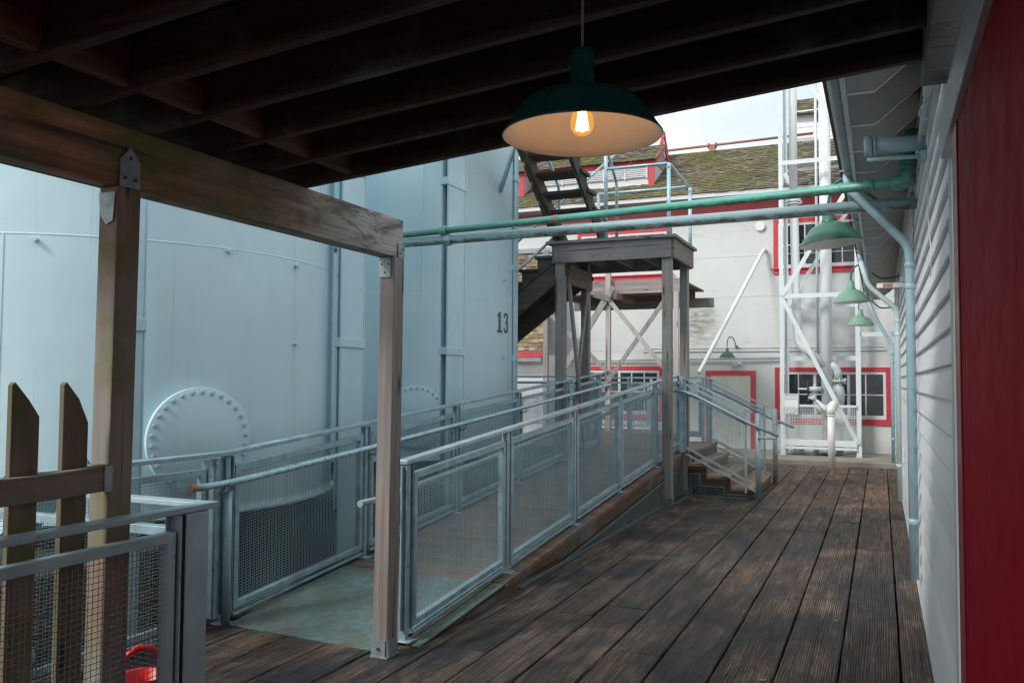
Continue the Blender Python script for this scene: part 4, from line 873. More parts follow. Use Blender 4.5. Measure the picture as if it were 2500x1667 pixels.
# red watering can
CN = (-2.735, 2.575, 0)
t = thing('watering_can', CN, 'red plastic watering can behind the mesh at the bottom left', 'watering can')
cx, cy, cz = CN
MB().lathe([(.001, .005), (.095, .005), (.105, .02), (.108, .28), (.100, .445), (.094, .46), (.084, .455), (.08, .3), (.001, .3)], CN, 40).build('can_body', M['can'], t)
MB().tube([(cx+.06, cy+.05, cz+.44), (cx+.055, cy+.05, cz+.52), (cx+.03, cy+.02, cz+.565), (cx+.0, cy-.02, cz+.57), (cx-.03, cy-.06, cz+.54), (cx-.045, cy-.075, cz+.44)], .014, 12).build('can_handle', M['can'], t)
MB().tube([(cx-.06, cy-.05, cz+.30), (cx-.11, cy-.08, cz+.41), (cx-.15, cy-.10, cz+.475)], [.045, .030, .022], 16).build('spout', M['can'], t)

# ============================================================ the two pipes crossing the view
t = thing('green_pipe', (.22, 6.6, 3.1), 'long sea-green pipe running from the tanks to a fat elbow on the clapboard wall', 'pipe')
ga = Vector((-4.45, 7.38, 3.105)); gb = Vector((.10, 6.62, 3.075))
ga2 = ga+(ga-gb).normalized()*1.6
MB().tube([ga2, gb, (.16, 6.60, 3.073)], [.030, .036, .040], 20).build('pipe', M['green_pipe'], t)
jn = MB()
def ring(mb, p, d, r, w):
    p = Vector(p); d = Vector(d).normalized(); mb.tube([p-d*w, p-d*w*.8, p+d*w*.8, p+d*w], [r*.8, r, r, r*.8], 20)
dd = (gb-ga)
for f in (.118, .965): jn = MB(); ring(jn, ga+dd*f, dd, .049, .035); jn.build('pipe_coupling', M['green_pipe'], t)
e = MB(); e.tube([(.09, 6.62, 3.07), (.15, 6.6, 3.07), (.185, 6.6, 3.09), (.195, 6.6, 3.16)], .052, 20); e.tube([(.195, 6.6, 3.05), (.195, 6.6, 3.33), (.197, 6.6, 3.375), (.215, 6.6, 3.40), (.27, 6.6, 3.405)], [.05, .052, .053, .055, .055], 20); e.build('elbow', M['green_pipe'], t)
ring_ = MB(); ring(ring_, (.195, 6.6, 3.20), (0, 0, 1), .060, .02); ring_.build('elbow_collar', M['green_pipe'], t)
rb_ = MB(); ring(rb_, ga+dd*.392, dd, .0375, .02); rb_.build('worn_patch', M['rust'], t)
t = thing('grey_pipe', (.22, 6.95, 3.0), 'thicker blue-grey pipe with mossy underside running just below the green pipe', 'pipe')
pa = Vector((-4.45, 7.385, 3.022)); pb = Vector((.262, 6.98, 2.995)); pa2 = pa+(pa-pb).normalized()*1.6
MB().tube([pa2, pb], [.042, .048], 24).build('pipe', M['grey_pipe'], t)
jn = MB(); ring(jn, pa+(pb-pa)*.118, pb-pa, .060, .04); jn.build('pipe_coupling', M['grey_pipe'], t)
t = thing('stub_pipe', (.262, 5.4, 3.04), 'short pale blue pipe stub with big end cap, high on the clapboard wall', 'pipe')
MB().tube([(.262, 5.4, 3.035), (-.045, 5.4, 3.045)], .045, 24).build('pipe', M['downpipe'], t)
k = MB(); ring(k, (-.055, 5.4, 3.045), (1, 0, 0), .062, .022); ring(k, (-.018, 5.4, 3.044), (1, 0, 0), .052, .01); k.build('end_cap', M['downpipe'], t)
k = MB(); k.tube([(.262, 5.4, 2.957), (-.06, 5.4, 2.965)], .0125, 10); k.box((.225, 5.36, 2.93), (.255, 5.44, 2.985)); k.build('support_rod', M['downpipe'], t)
t = thing('rusty_bracket', (.262, 9.6, 2.64), 'white rust-stained bracket arm on the clapboard wall beside the second lamp', 'bracket')
MB().box((-.03, 9.57, 2.625), (.245, 9.63, 2.675)).build('arm', M['sign'], t, bevel=.004); MB().box((.03, 9.566, 2.632), (.12, 9.569, 2.668)).build('rust_stain', M['rust'], t)
MB().box((.19, 9.56, 2.68), (.245, 9.64, 2.74)).build('junction_box', M['trim'], t, bevel=.004)

# ============================================================ wooden stair platform
PT = thing('stair_platform', (-3.4, 11.7, 0), 'tall weathered wooden stair platform standing on slim posts beyond the ramp', 'platform')
for (x0, x1, y0, y1, z0) in ((-2.668, -2.545, 11.115, 11.24, .0), (-4.185, -4.055, 11.115, 11.24, -.7), (-2.680, -2.565, 12.27, 12.39, .0), (-4.200, -4.08, 12.27, 12.39, -.7)):
    post('post', x0, x1, y0, y1, .0, 3.545, M['tower_z'], PT, rnd(), z0)
for (x, y) in ((-2.61, 11.18), (-2.62, 12.33)): MB().box((x-.075, y-.075, .003), (x+.075, y+.075, .10)).build('post_base', M['plate'], PT)
m = MB(); m.k = .4; m.box((-4.20, 11.075, 3.285), (-2.535, 11.113, 3.545)); m.build('front_fascia', M['tower_x'], PT, bevel=.004)
m = MB(); m.k = .7; m.box((-4.20, 12.395, 3.285), (-2.535, 12.43, 3.545)); m.build('rear_fascia', M['tower_x'], PT)
m = MB(); m.k = .6; m.box((-2.543, 11.116, 3.29), (-2.50, 12.393, 3.543)); m.build('side_fascia', M['tower_y'], PT, bevel=.004)
m = MB(); m.k = .6; m.box((-4.235, 11.116, 3.29), (-4.203, 12.393, 3.543)); m.build('side_fascia', M['tower_y'], PT)
for x in (-3.83, -3.42, -3.02):
    m = MB(); m.k = rnd(); m.box((x, 11.116, 3.33), (x+.042, 12.393, 3.543)); m.build('joist', M['tower_y'], PT)
m = MB(); m.k = .5; m.box((-4.053, 11.245, 3.00), (-4.01, 12.265, 3.275)); m.build('side_board', M['tower_y'], PT, bevel=.004)
db = MB(); y = 11.03
while y < 12.42: db.k = rnd(); db.box((-4.30, y, 3.548), (-2.46, y+.136, 3.588)); y += .142
db.build('platform_boards', M['tower_x'], PT, bevel=.003)
m = MB(); m.k = .4; m.beam((-4.03, 11.26, 3.02), (-4.03, 12.0, .55), .035, .085, (0, 1, 0)); m.build('brace', M['tower_z'], PT, bevel=.003)
m = MB(); m.k = .8; m.beam((-4.075, 12.22, 3.02), (-4.075, 11.40, .55), .035, .085, (0, 1, 0)); m.build('brace', M['tower_z'], PT, bevel=.003)
# pipe rail of the platform
m = MB(); rr = .022
m.tube([(-3.45, 11.13, 4.56), (-2.60, 11.13, 4.555), (-2.575, 11.15, 4.552), (-2.565, 11.2, 4.548), (-2.562, 12.34, 4.50)], rr, 10)
m.tube([(-2.562, 12.36, 4.50), (-3.95, 12.36, 4.50)], rr, 10)
m.build('pipe_rail', M['handrail'], PT)
for (x, y, z0, z1) in ((-3.45, 11.13, 3.59, 5.4), (-2.575, 11.135, 3.40, 4.55), (-2.56, 12.445, 3.30, 4.50), (-3.95, 12.36, 3.59, 4.50)):
    MB().tube([(x, y, z0), (x, y, z1)], .026, 12).build('pipe_post', M['handrail'], PT)
# upper flight, climbing toward the porch
def flight_y(name, x0, x1, ya, za, yb, zb, label):
    t = thing(name, ((x0+x1)/2, ya, za), label, 'staircase', 'wooden stair flights of the platform')
    n = round(abs(zb-za)/.205); dy = (yb-ya)/n; dz = (zb-za)/n
    for x in (x0, x1):
        m = MB(); m.k = rnd(); pts = []
        for i in range(n): pts += [(ya+dy*i, za+dz*i), (ya+dy*i, za+dz*(i+1)-.045)]
        pts.append((yb, zb)); s = [(yb, zb-.34), (ya+.0, za-.0)]
        # stringer: flat plank below, saw teeth above
        m.beam((x, ya+.12, za+.02), (x, yb+.12*0, zb-.16), .045, .20, (0, dz, -dy)); m.build('stringer', M['stair_brown'], t, bevel=.003)
        m = MB(); m.k = rnd()
        for i in range(n):
            a = (ya+dy*i, za+dz*i-.03); b = (ya+dy*i, za+dz*(i+1)-.05); c_ = (ya+dy*(i+1), za+dz*(i+1)-.05); 
            m.prism([a, (a[0]+dy*.2, a[1]-.10), (c_[0]-dy*0, c_[1]-.12), c_, b], x+.024*(1 if x == max(x0, x1) else -1), x+.050*(1 if x == max(x0, x1) else -1), 'X')
        m.build('stringer_tooth', M['stair_dark'], t)
    for i in range(n):
        m = MB(); m.k = rnd(); yy = ya+dy*i; z = za+dz*(i+1)
        lo, hi = min(x0, x1)-.085, max(x0, x1)+.085
        m.box((lo, yy+.045, z-.045), (hi, yy+dy-.02, z)); m.build('tread', M['stair_dark'], t, bevel=.003)
    return t
U = flight_y('stair_flight', -4.19, -3.60, 11.42, 3.588, 7.9, 3.588+.74*3.52, 'dark open wooden stair flight rising from the platform behind the hanging lamp')
m = MB(); m.tube([(-3.44, 11.62, 3.60), (-3.44, 11.62, 4.42), (-3.44, 11.58, 4.50), (-3.44, 8.2, 4.50+.74*3.38)], .022, 10); m.build('handrail', M['handrail'], U)
m = MB(); m.tube([(-4.32, 11.62, 3.60), (-4.32, 11.62, 4.42), (-4.32, 11.58, 4.50), (-4.32, 8.2, 4.50+.74*3.38)], .022, 10); m.build('handrail', M['handrail'], U)
# lower flight, going down behind the column
t = thing('stair_flight', (-4.3, 11.7, 3.5), 'nearly black wooden stair flight dropping left from the platform towards the tank marked 13', 'staircase', 'wooden stair flights of the platform')
n = 6
for y in (11.20, 12.24):
    m = MB(); m.k = rnd(); m.beam((-4.05, y, 3.27), (-5.68, y, 2.05), .045, .24, (1, 0, 1)); m.build('stringer', M['stair_dark'], t, bevel=.003)
    m = MB()
    for i in range(n):
        xa = -4.24-.24*i; z = 3.588-.18*(i+1); m.prism([(xa, z-.04), (xa-.24, z-.04), (xa-.24, z-.30), (xa, z-.12)], y-.0225, y+.0225, 'Y')
    m.build('stringer_tooth', M['stair_dark'], t)
for i in range(n):
    m = MB(); m.k = rnd(); xa = -4.24-.24*i; z = 3.588-.18*(i+1); m.box((xa+.005, 11.14, z-.04), (xa-.275, 12.30, z)); m.build('tread', M['stair_dark'], t, bevel=.003)
for y in (11.2, 12.3):
    dz = 0 if y < 12 else .12
    MB().tube([(-5.9, y, 2.33+dz), (-4.25, y, 3.66+dz)], .022, 10).build('handrail', M['handrail'], t)
MB().tube([(-5.6, 12.34, 3.60), (-3.6, 12.34, 5.15)], .020, 10).build('handrail', M['handrail'], t)
# landing where the lower flight turns, behind the column
m = MB(); m.box((-5.95, 11.1, 2.30), (-5.45, 11.35, 2.36)) if False else m.box((-5.72, 11.2, 1.80), (-5.62, 12.3, 1.93)); m.build('cross_bearer', M['stair_dark'], t)
# ============================================================ the long white building at the back
Yf = 19.8
K = thing('white_building', (-3.5, Yf, .1), 'long white building with red trim and mossy shingled roof beyond the deck', 'building')
m = MB(); m.box((-7.61, Yf, .05), (2.0, Yf+6, 5.92)); m.box((-15, Yf, 4.55), (-7.612, Yf+6, 5.92)); m.build('wall', M['facade'], K)
m = MB()
for z in (2.37, 3.575, 4.50): m.box((-7.60, Yf-.006, z), (2.0, Yf-.001, z+.012))
for (x, a, b) in ((-7.58, .1, 5.6), (-6.05, 2.4, 3.57)): m.box((x-.006, Yf-.006, a), (x+.006, Yf-.001, b))
m.box((-7.61, Yf-.03, .1), (-7.50, Yf-.007, 4.55)); m.build('joint_strip', M['facade'], K)
def window(x0, x1, z0, z1, cols, rows, sill=True, rw=.10, mull=None, top=True):
    fr = MB()
    fr.box((x0, Yf-.035, z0), (x0+rw, Yf-.002, z1)); fr.box((x1-rw, Yf-.035, z0), (x1, Yf-.002, z1)); fr.box((x0+rw, Yf-.035, z1-rw), (x1-rw, Yf-.002, z1)); fr.box((x0+rw, Yf-.035, z0), (x1-rw, Yf-.002, z0+rw*1.25))
    if sill: fr.box((x0-.07, Yf-.075, z0+rw*1.0), (x1+.07, Yf-.036, z0+rw*1.28))
    f = fr.build('window', M['red'], K, bevel=.003)
    a, b, c, d_ = x0+rw, x1-rw, z0+rw*1.25, z1-rw
    s = MB(); w_ = .055
    s.box((a, Yf-.028, c), (a+w_, Yf-.003, d_)); s.box((b-w_, Yf-.028, c), (b, Yf-.003, d_)); s.box((a+w_, Yf-.028, d_-w_), (b-w_, Yf-.003, d_)); s.box((a+w_, Yf-.028, c), (b-w_, Yf-.003, c+w_*1.5))
    for i in range(1, cols):
        x = a+w_+(b-a-2*w_)*i/cols; h_ = .030 if (mull and i in mull) else .013; s.box((x-h_, Yf-.022, c+w_*1.5), (x+h_, Yf-.006, d_-w_))
    for j in range(1, rows):
        z = c+w_*1.5+(d_-c-2.5*w_)*j/rows; s.box((a+w_, Yf-.020, z-.012), (b-w_, Yf-.0065, z+.012))
    s.build('window_sash', M['trim'], f)
    MB().box((a+.02, Yf-.0055, c+.02), (b-.02, Yf-.0025, d_-.02)).build('pane', M['glass'], f)
window(-2.18, .195, .72, 1.96, 6, 2, sill=False, mull=(2, 4))
window(-6.87, -4.71, .72, 1.985, 6, 2, sill=False, mull=(3,))
window(-2.19, -.33, 4.05, 5.29, 6, 2, mull=(3,))
window(-6.86, -4.52, 4.05, 5.29, 9, 2, mull=(3, 6))
m = MB(); m.box((-3.72, Yf-.035, .1), (-3.61, Yf-.002, 1.885)); m.box((-2.715, Yf-.035, .1), (-2.60, Yf-.002, 1.885)); m.box((-3.61, Yf-.035, 1.775), (-2.715, Yf-.002, 1.885))
dr = m.build('door', M['red_band'], K, bevel=.003)
m = MB(); m.box((-3.61, Yf-.02, .1), (-2.715, Yf-.003, 1.775)); m.build('door_panel', M['door_white'], dr)
m = MB(); m.tube([(-3.52, Yf-.02, .95), (-3.52, Yf-.075, .95)], .03, 12); m.build('handle', M['white_metal'], dr)
# eaves
MB().box((-15, Yf-.03, 5.55), (2.0, Yf-.003, 5.80)).build('red_frieze', M['red_band'], K)
m = MB(); m.prism([(Yf-.42, 5.835), (Yf-.03, 5.80), (Yf-.03, 5.93), (Yf-.42, 5.90)], -15, 2.2, 'X'); m.build('eave_soffit', M['flash'], K)
m = MB(); m.box((-15, Yf-.47, 5.83), (2.2, Yf-.422, 5.895)); m.box((-15, Yf-.475, 5.90), (2.2, Yf-.42, 5.915)); m.build('gutter', M['trim'], K)
def shingles(mb, o, u, v, exp=.125, wmin=.09, wmax=.2, th=.012):
    o = Vector(o); u = Vector(u); v = Vector(v); nrm = u.cross(v).normalized(); U_ = u.normalized(); V_ = v.normalized(); n = int(v.length/exp)
    for j in range(n):
        x = -rnd()*.1
        while x < u.length:
            w_ = wmin+rnd()*(wmax-wmin); mb.k = max(0, min(1, random.gauss(.45, .22))); sag = (rnd()-.5)*.030; t_ = th*(.7+rnd()*.9)
            a = max(0, x); b = min(u.length, x+w_-.006)
            if b-a > .02:
                p = o+U_*a+V_*(j*exp+sag); q = o+U_*b+V_*(j*exp+sag+(rnd()-.5)*.01)
                p2 = o+U_*a+V_*((j+1)*exp+.06); q2 = o+U_*b+V_*((j+1)*exp+.06)
                mb.add([p, q, q+nrm*t_*1.6, p+nrm*t_*1.6, p2, q2, q2+nrm*t_*.25, p2+nrm*t_*.25], [(0, 1, 2, 3), (3, 2, 6, 7), (1, 5, 6, 2), (0, 3, 7, 4)])
            x += w_
        mb.k = .5
sl = (7.72-5.92)/(22.5-19.35)
m = MB(); shingles(m, (-8.9, 19.32, 5.925), (10.6, 0, 0), (0, 3.18, 3.18*sl)); 
m.k = .2; m.add([(-15, 19.36, 5.92), (2.2, 19.36, 5.92), (2.2, 22.5, 7.70), (-15, 22.5, 7.70), (-15, 25.9, 5.9), (2.2, 25.9, 5.9)], [(0, 1, 2, 3), (3, 2, 5, 4)])
m.build('roof', M['shingle_moss'], K)
m = MB(); m.tube([(-5.2, 22.45, 7.86), (-1.5, 22.45, 7.92)], .033, 12)
for x in (-4.12, -3.93): ring(m, (x, 22.45, 7.875), (1, 0, 0), .075, .022)
m.box((-4.10, 22.38, 7.70), (-3.95, 22.52, 7.85)); m.build('ridge_pipe', M['rose'], K)
# louvred dormers
def dormer(x0, x1, yf=20.2, zt=7.03, louv=True):
    zr = lambda y: 5.92+(y-19.35)*sl
    yb = 22.2
    m = MB(); m.box((x0+.05, yf, zr(yf)-.1), (x1-.05, yb, zt)); d_ = m.build('dormer', M['trim'], K)
    m = MB(); m.box((x0+.02, yf-.03, zr(yf)+.02), (x0+.15, yf-.002, zt-.09)); m.box((x1-.17, yf-.03, zr(yf)+.0), (x1-.02, yf-.002, zt-.09)); m.box((x0-.05, yf-.035, zt-.11), (x1+.02, yf-.002, zt+.01))
    m.beam((x1+.03, yf-.1, zt-.02), (x1+.03, yf+.85, zt+.52), .03, .12); m.beam((x1+.03, yf+.85, zt+.52), (x1+.03, yf+1.7, zt+.02), .03, .12); m.build('red_trim', M['red'], d_)
    m = MB(); m.prism([(yf-.02, zt-.03), (yf+.85, zt+.48), (yf+1.7, zt-.03)], x0+.05, x1-.03, 'X'); m.build('gable', M['flash'], d_)
    m = MB(); shingles(m, (x0-.05, yf-.14, zt+.0), (x1-x0+.12, 0, 0), (0, .99, .58), .12); m.box((x0-.05, yf+.80, zt+.56), (x1+.07, yf+.9, zt+.60)); m.build('dormer_roof', M['shingle_moss'], d_)
    if louv:
        a, b = x0+.19, x1-.21; z0_, z1_ = zr(yf)+.22, zt-.13; n_ = 6
        m = MB(); m.box((a, yf-.006, z0_), (b, yf-.002, z1_)); m.build('louvre_back', M['black'], d_)
        m = MB()
        for i in range(n_):
            z = z0_+(z1_-z0_)*(i+.5)/n_; m.beam((a, yf-.022, z), (b, yf-.022, z), .030, .055, (0, .75, .66))
        for x in (a, a+(b-a)*.2, a+(b-a)*.4, a+(b-a)*.6, a+(b-a)*.8, b): m.box((x-.022, yf-.050, z0_-.02), (x+.022, yf-.040, z1_+.02))
        m.build('louvre', M['trim'], d_)
dormer(-8.15, -5.0); dormer(-11.4, -8.45)
m = MB(); m.prism([(20.0, 7.35), (20.75, 8.05), (21.5, 7.35)], -5.75, -5.28, 'X') if False else m.prism([(21.3, 7.4), (21.9, 8.12), (22.5, 7.4)], -6.2, -5.22, 'X'); c_ = m.build('cupola', M['trim'], K)
m = MB(); m.beam((-5.19, 21.25, 7.42), (-5.19, 21.9, 8.20), .04, .10); m.beam((-5.19, 21.9, 8.20), (-5.19, 22.55, 7.42), .04, .10); m.build('red_trim', M['red'], c_)
# the white penthouse on the roof
m = MB(); z = 7.40
while z < 8.46:
    m.k = rnd(); m.prism([(22.595, z), (22.585, z+.004), (22.600, z+.150), (22.62, z+.150), (22.62, z)], -1.90, 1.2, 'X'); z += .148
pb_ = m.build('penthouse', M['siding'], K)
MB().box((-1.9, 22.62, 7.2), (1.2, 25, 8.45)).build('penthouse_wall', M['siding'], pb_)
m = MB(); shingles(m, (-2.0, 22.42, 8.43), (3.3, 0, 0), (0, 1.3, .80), .12); m.k = .2; m.add([(-2.0, 22.45, 8.43), (1.3, 22.45, 8.43), (1.3, 23.75, 9.22), (-2.0, 23.75, 9.22), (-2.0, 25.2, 8.4), (1.3, 25.2, 8.4)], [(0, 1, 2, 3), (3, 2, 5, 4)]); m.build('penthouse_roof', M['shingle_moss'], pb_)
MB().box((-1.42, 22.50, 8.26), (-1.34, 22.56, 8.40)).box((-1.90, 22.50, 7.36), (1.2, 22.58, 7.42)).build('alarm_box', M['rose'], pb_) if False else None
MB().tube([(-1.37, 22.55, 8.40), (-1.37, 22.55, 8.24)], .045, 12).build('alarm_light', M['red'], pb_)
m = MB(); m.box((-1.95, 22.40, 7.33), (1.2, 22.60, 7.42)); m.box((-2.0, 20.2, 6.42), (1.9, 20.24, 6.52)); m.build('flashing', M['flash'], pb_)
# fittings on the wall
MB().tube([(-2.48, Yf-.002, 5.165), (-2.48, Yf-.06, 5.165)], .105, 24).build('round_vent', M['sign'], K)
m = MB(); m.box((-5.2, Yf-.03, 2.325), (.10, Yf-.007, 2.36)); m.box((-5.2, Yf-.02, 2.40), (.06, Yf-.007, 2.415)); m.build('cable_tray', M['trim'], K)
MB().tube([(-7.4, Yf-.09, 2.13), (-1.95, Yf-.09, 2.17)], .028, 10).build('wall_pipe', M['fascia'], K)
m = MB(); m.box((-3.12, Yf-.05, 1.985), (-2.92, Yf-.002, 2.05)); m.tube([(-3.09, Yf-.06, 2.06), (-3.09, Yf-.10, 2.02)], .04, 10); m.tube([(-2.95, Yf-.06, 2.06), (-2.95, Yf-.10, 2.02)], .04, 10); m.build('emergency_light', M['sign'], K)
barn_lamp((-3.18, Yf-.32, 2.18), .72, 'small green wall lamp above the white door of the far building', 'lamp_green', None, path=[(-3.02, Yf-.03, 2.42), (-3.03, Yf-.12, 2.50), (-3.07, Yf-.22, 2.62), (-3.13, Yf-.30, 2.64), (-3.175, Yf-.32, 2.55), (-3.18, Yf-.32, 2.41)], name='wall_lamp')
MB().tube([(-2.375, Yf-.01, 4.605), (-2.375, Yf-.12, 4.605), (-2.42, Yf-.2, 4.53), (-3.25, 16.6, 1.80)], .042, 14).build('prop_pipe', M['white_metal'], base=(-2.375, Yf, 4.6), label='long white pipe slanting from an elbow on the white wall down to the landing rail', cat='pipe')
# low wing at the left with brown shingles
K2 = thing('low_wing', (-10, 19, .1), 'low wing with brown shingled roof glimpsed between the blue column and the wooden posts', 'building')
MB().box((-15, 18.95, -.7), (-7.40, Yf-.01, 2.25)).build('wall', M['siding'], K2)
m = MB(); shingles(m, (-11.2, 18.72, 2.34), (3.85, 0, 0), (0, 1.02, 2.48), .105, .08, .18, .014); m.k = .2; m.add([(-15, 18.76, 2.33), (-7.37, 18.76, 2.33), (-7.37, 19.79, 4.84), (-15, 19.79, 4.84)], [(0, 1, 2, 3)]); m.build('roof', M['shingle_brown'], K2)
MB().box((-15, 18.70, 2.19), (-7.35, 18.73, 2.325)).build('red_fascia', M['red'], K2)
m = MB(); m.prism([(18.58, 2.08), (18.70, 2.06), (18.70, 2.17), (18.57, 2.17)], -15, -7.35, 'X'); m.build('gutter', M['flash'], K2)
MB().box((-15, 19.70, 4.84), (-7.37, 19.79, 4.96)).build('flashing', M['flash'], K2)
MB().tube([(-15, 17.3, 1.55), (-6.0, 17.3, 1.62)], .012, 8).build('cable', M['black'], base=(-15, 17.3, 1.55), label='dark cable stretched in front of the low wing above the mesh rail', cat='cable')

# ============================================================ wooden walkway against the white building
WK = thing('wooden_walkway', (-5, 17.5, LZ), 'pale wooden walkway on crossed braces in front of the white building', 'walkway')
def bb(name, f, mat): m = MB(); m.k = rnd(); f(m); return m.build(name, M[mat], WK, bevel=.003)
bb('edge_beam', lambda m: m.box((-6.4, 16.78, 3.42), (-3.60, 16.83, 3.70)), 'balc_x')
for i in range(5): bb('joist', lambda m: m.box((-6.35, 16.86+.30*i, 3.38), (-3.62, 16.91+.30*i, 3.56)), 'balc_brown')
bb('rear_beam', lambda m: m.box((-6.4, 18.22, 3.22), (-3.26, 18.32, 3.42)), 'tower_x')
bb('deck_boards', lambda m: m.box((-6.4, 16.84, 3.565), (-3.48, 18.35, 3.60)), 'balc_brown')
for x, zt_ in ((-6.50, 4.4), (-5.13, 3.92), (-3.72, 3.42)):
    bb('post', lambda m: m.box((x-.05, 16.68, LZ), (x+.05, 16.775, zt_)), 'balc_z')
def br(p, q, off, w_=.085): bb('brace', lambda m: m.beam((p[0], 16.64+off, p[1]), (q[0], 16.64+off, q[1]), .035, w_, (0, 0, 1)) if False else m.beam((p[0], 16.64+off, p[1]), (q[0], 16.64+off, q[1]), w_, .035, (0, 1, 0)), 'balc_z')
br((-5.0, 3.56), (-6.15, 1.75), 0, .13); br((-6.46, 3.12), (-5.12, 1.82), -.04); br((-5.05, 3.25), (-3.86, 1.80), -.04); br((-3.90, 3.30), (-5.55, 1.02), 0)
bb('corbel', lambda m: m.beam((-5.42, 16.70, 3.42), (-5.02, 16.60, 3.30), .10, .12), 'tower_x')
bb('corbel', lambda m: m.beam((-4.95, 16.6, 3.36), (-4.80, 17.4, 3.33), .10, .13), 'balc_brown')
bb('handrail', lambda m: (m.box((-6.9, 16.70, 4.20), (-6.3, 16.75, 4.32)), m.box((-6.58, 16.70, 3.9), (-6.40, 16.75, 4.05))), 'balc_x')
MB().tube([(-4.2, 9.5, 5.6), (-3.9, 13.0, 4.9), (-2.0, 22, 9.9)], .004, 6).build('guy_wire', M['cable'], base=(-4.2, 9.5, 5.6), label='thin wire crossing the pale sky beside the hanging lamp', cat='wire') if False else None
MB().tube([(-4.62, 14.5, 4.70), (-3.45, 14.5, 6.35)], .0035, 6).build('guy_wire', M['cable'], base=(-4.2, 14.5, 4.7), label='thin wire crossing the pale sky beside the hanging lamp', cat='wire')

# ============================================================ white steel tower with pipes
TW = thing('steel_tower', (-1.2, 19.0, .1), 'tall white steel frame tower with cross braces at the far end of the deck', 'tower')
def leg(x, y, sx, sy, z0=.11): m = MB(); m.box((x, y, z0), (x+.085*sx, y+.010*sy, 9.2)); m.box((x, y+.010*sy, z0), (x+.010*sx, y+.085*sy, 9.2)); return m.build('leg', M['white_steel'], TW)
leg(-1.955, 18.66, 1, 1); leg(-.385, 18.66, -1, 1); leg(-1.93, 19.45, 1, -1); leg(-.385, 19.45, -1, -1)
m = MB(); m.box((-1.865, 18.662, .11), (-1.70, 18.70, 9.2)) if False else m.box((-1.868, 18.68, .11), (-1.862, 19.30, 9.2)) if False else None
m = MB()
for (x, y) in ((-1.955, 18.66), (-.47, 18.66)): m.box((x-.02, y-.03, .11), (x+.105, y+.12, .125)); m.box((x+.0, y-.012, .14), (x+.10, y-.002, .30))
m.build('base_plate', M['white_steel'], TW)
for z in (3.40, 6.24): MB().box((-1.87, 18.640, z), (-.39, 18.652, z+.09)).box((-1.87, 18.653, z+.08), (-.39, 18.70, z+.09)).build('cross_beam', M['white_steel'], TW)
for z in (2.10, 3.25, 5.8): MB().box((-1.9, 19.455, z), (-.40, 19.475, z+.10)).build('cross_beam', M['white_steel'], TW)
def dg(p, q, y=18.63): MB().beam((p[0], y, p[1]), (q[0], y, q[1]), .010, .085, (0, 0, 1)).beam((p[0], y+.045, p[1]+.04), (q[0], y+.045, q[1]+.04), .075, .010, (0, 0, 1)).build('diagonal_brace', M['white_steel'], TW)
def dg(p, q, y=18.63):
    m = MB(); a = Vector((p[0], y, p[1])); b = Vector((q[0], y, q[1])); m.beam(a, b, .085, .010, (0, 1, 0)); m.build('diagonal_brace', M['white_steel'], TW)
dg((-1.90, 3.46), (-.43, 5.88)); dg((-1.88, 3.36), (-.44, .38)); dg((-1.9, 9.0), (-.43, 6.32)); dg((-1.85, 3.30), (-.45, 5.6), 19.44); dg((-1.88, 9.1), (-.6, 6.9), 19.44); dg((-1.88, 6.2), (-1.55, 5.5), 19.2)
m = MB(); m.box((-.385, 18.70, 2.57), (.26, 18.78, 2.66)); m.build('tie_beam', M['white_steel'], TW)
fr = MB(); fr.beam((-1.88, 18.63, 1.145), (-.46, 18.63, 1.145), .04, .05); fr.beam((-1.88, 18.63, .385), (-.46, 18.63, .385), .05, .13); fr.beam((-1.88, 18.625, .275), (-.46, 18.625, .275), .05, .05)
f = fr.build('guard_frame', M['white_steel'], TW)
m = MB(); m.mesh((-1.87, 18.62, .45), (1.40, 0, 0), (0, 0, .67), .032, .032, .0035); m.build('guard_mesh', M['wire_white'], f)
m = MB(); m.k = .5; m.box((-1.86, 18.575, 1.115), (-1.585, 18.585, 1.385)); sg = m.build('sign_plate', M['sign'], TW, bevel=.002)
m = MB(); m.box((-1.85, 18.570, 1.355), (-1.60, 18.574, 1.372)); m.box((-1.85, 18.570, 1.275), (-1.60, 18.574, 1.283)); m.box((-1.85, 18.570, 1.315), (-1.60, 18.574, 1.320)); m.build('louvre_slot', M['grey_steel'], sg)
m = MB(); vs = []
for i in range(15):
    for j in range(5): vs.append((-1.86+.019*i, 18.565-.02*rnd(), 1.115-.145*j/4-.012*math.sin(i*1.7)*(j > 2)))
m.add(vs, [(i*5+j, i*5+j+1, (i+1)*5+j+1, (i+1)*5+j) for i in range(14) for j in range(4)]); o = m.build('torn_label', M['sheet'], sg); o.modifiers.new('t', 'SOLIDIFY').thickness = .002
def pipe_thing(name, base, label, cat='pipe', group=None): return thing(name, base, label, cat, group)
t = pipe_thing('standing_pipe', (-1.05, 19.05, .1), 'thickest white vertical pipe inside the steel tower')
MB().tube([(-1.045, 19.05, .12), (-1.045, 19.05, 9.2)], .118, 28).build('pipe', M['white_metal'], t)
m = MB(); ring(m, (-1.045, 19.05, 3.36), (0, 0, 1), .121, .008); ring(m, (-1.045, 19.05, .18), (0, 0, 1), .20, .03); m.build('flange', M['white_metal'], t)
t = pipe_thing('standing_pipe', (-1.68, 19.0, 2.4), 'white vertical pipe of medium width that bends and slants into the thickest one')
MB().tube([(-1.685, 19.0, 9.2), (-1.685, 19.0, 5.5)], .088, 24).build('pipe', M['white_metal'], t)
MB().tube([(-1.685, 19.0, 5.48), (-1.675, 19.0, 5.4), (-1.632, 19.0, 2.62), (-1.61, 19.0, 2.50), (-1.53, 19.0, 2.39), (-1.06, 19.02, 1.98)], .090, 24).build('bent_pipe', M['white_metal'], t)
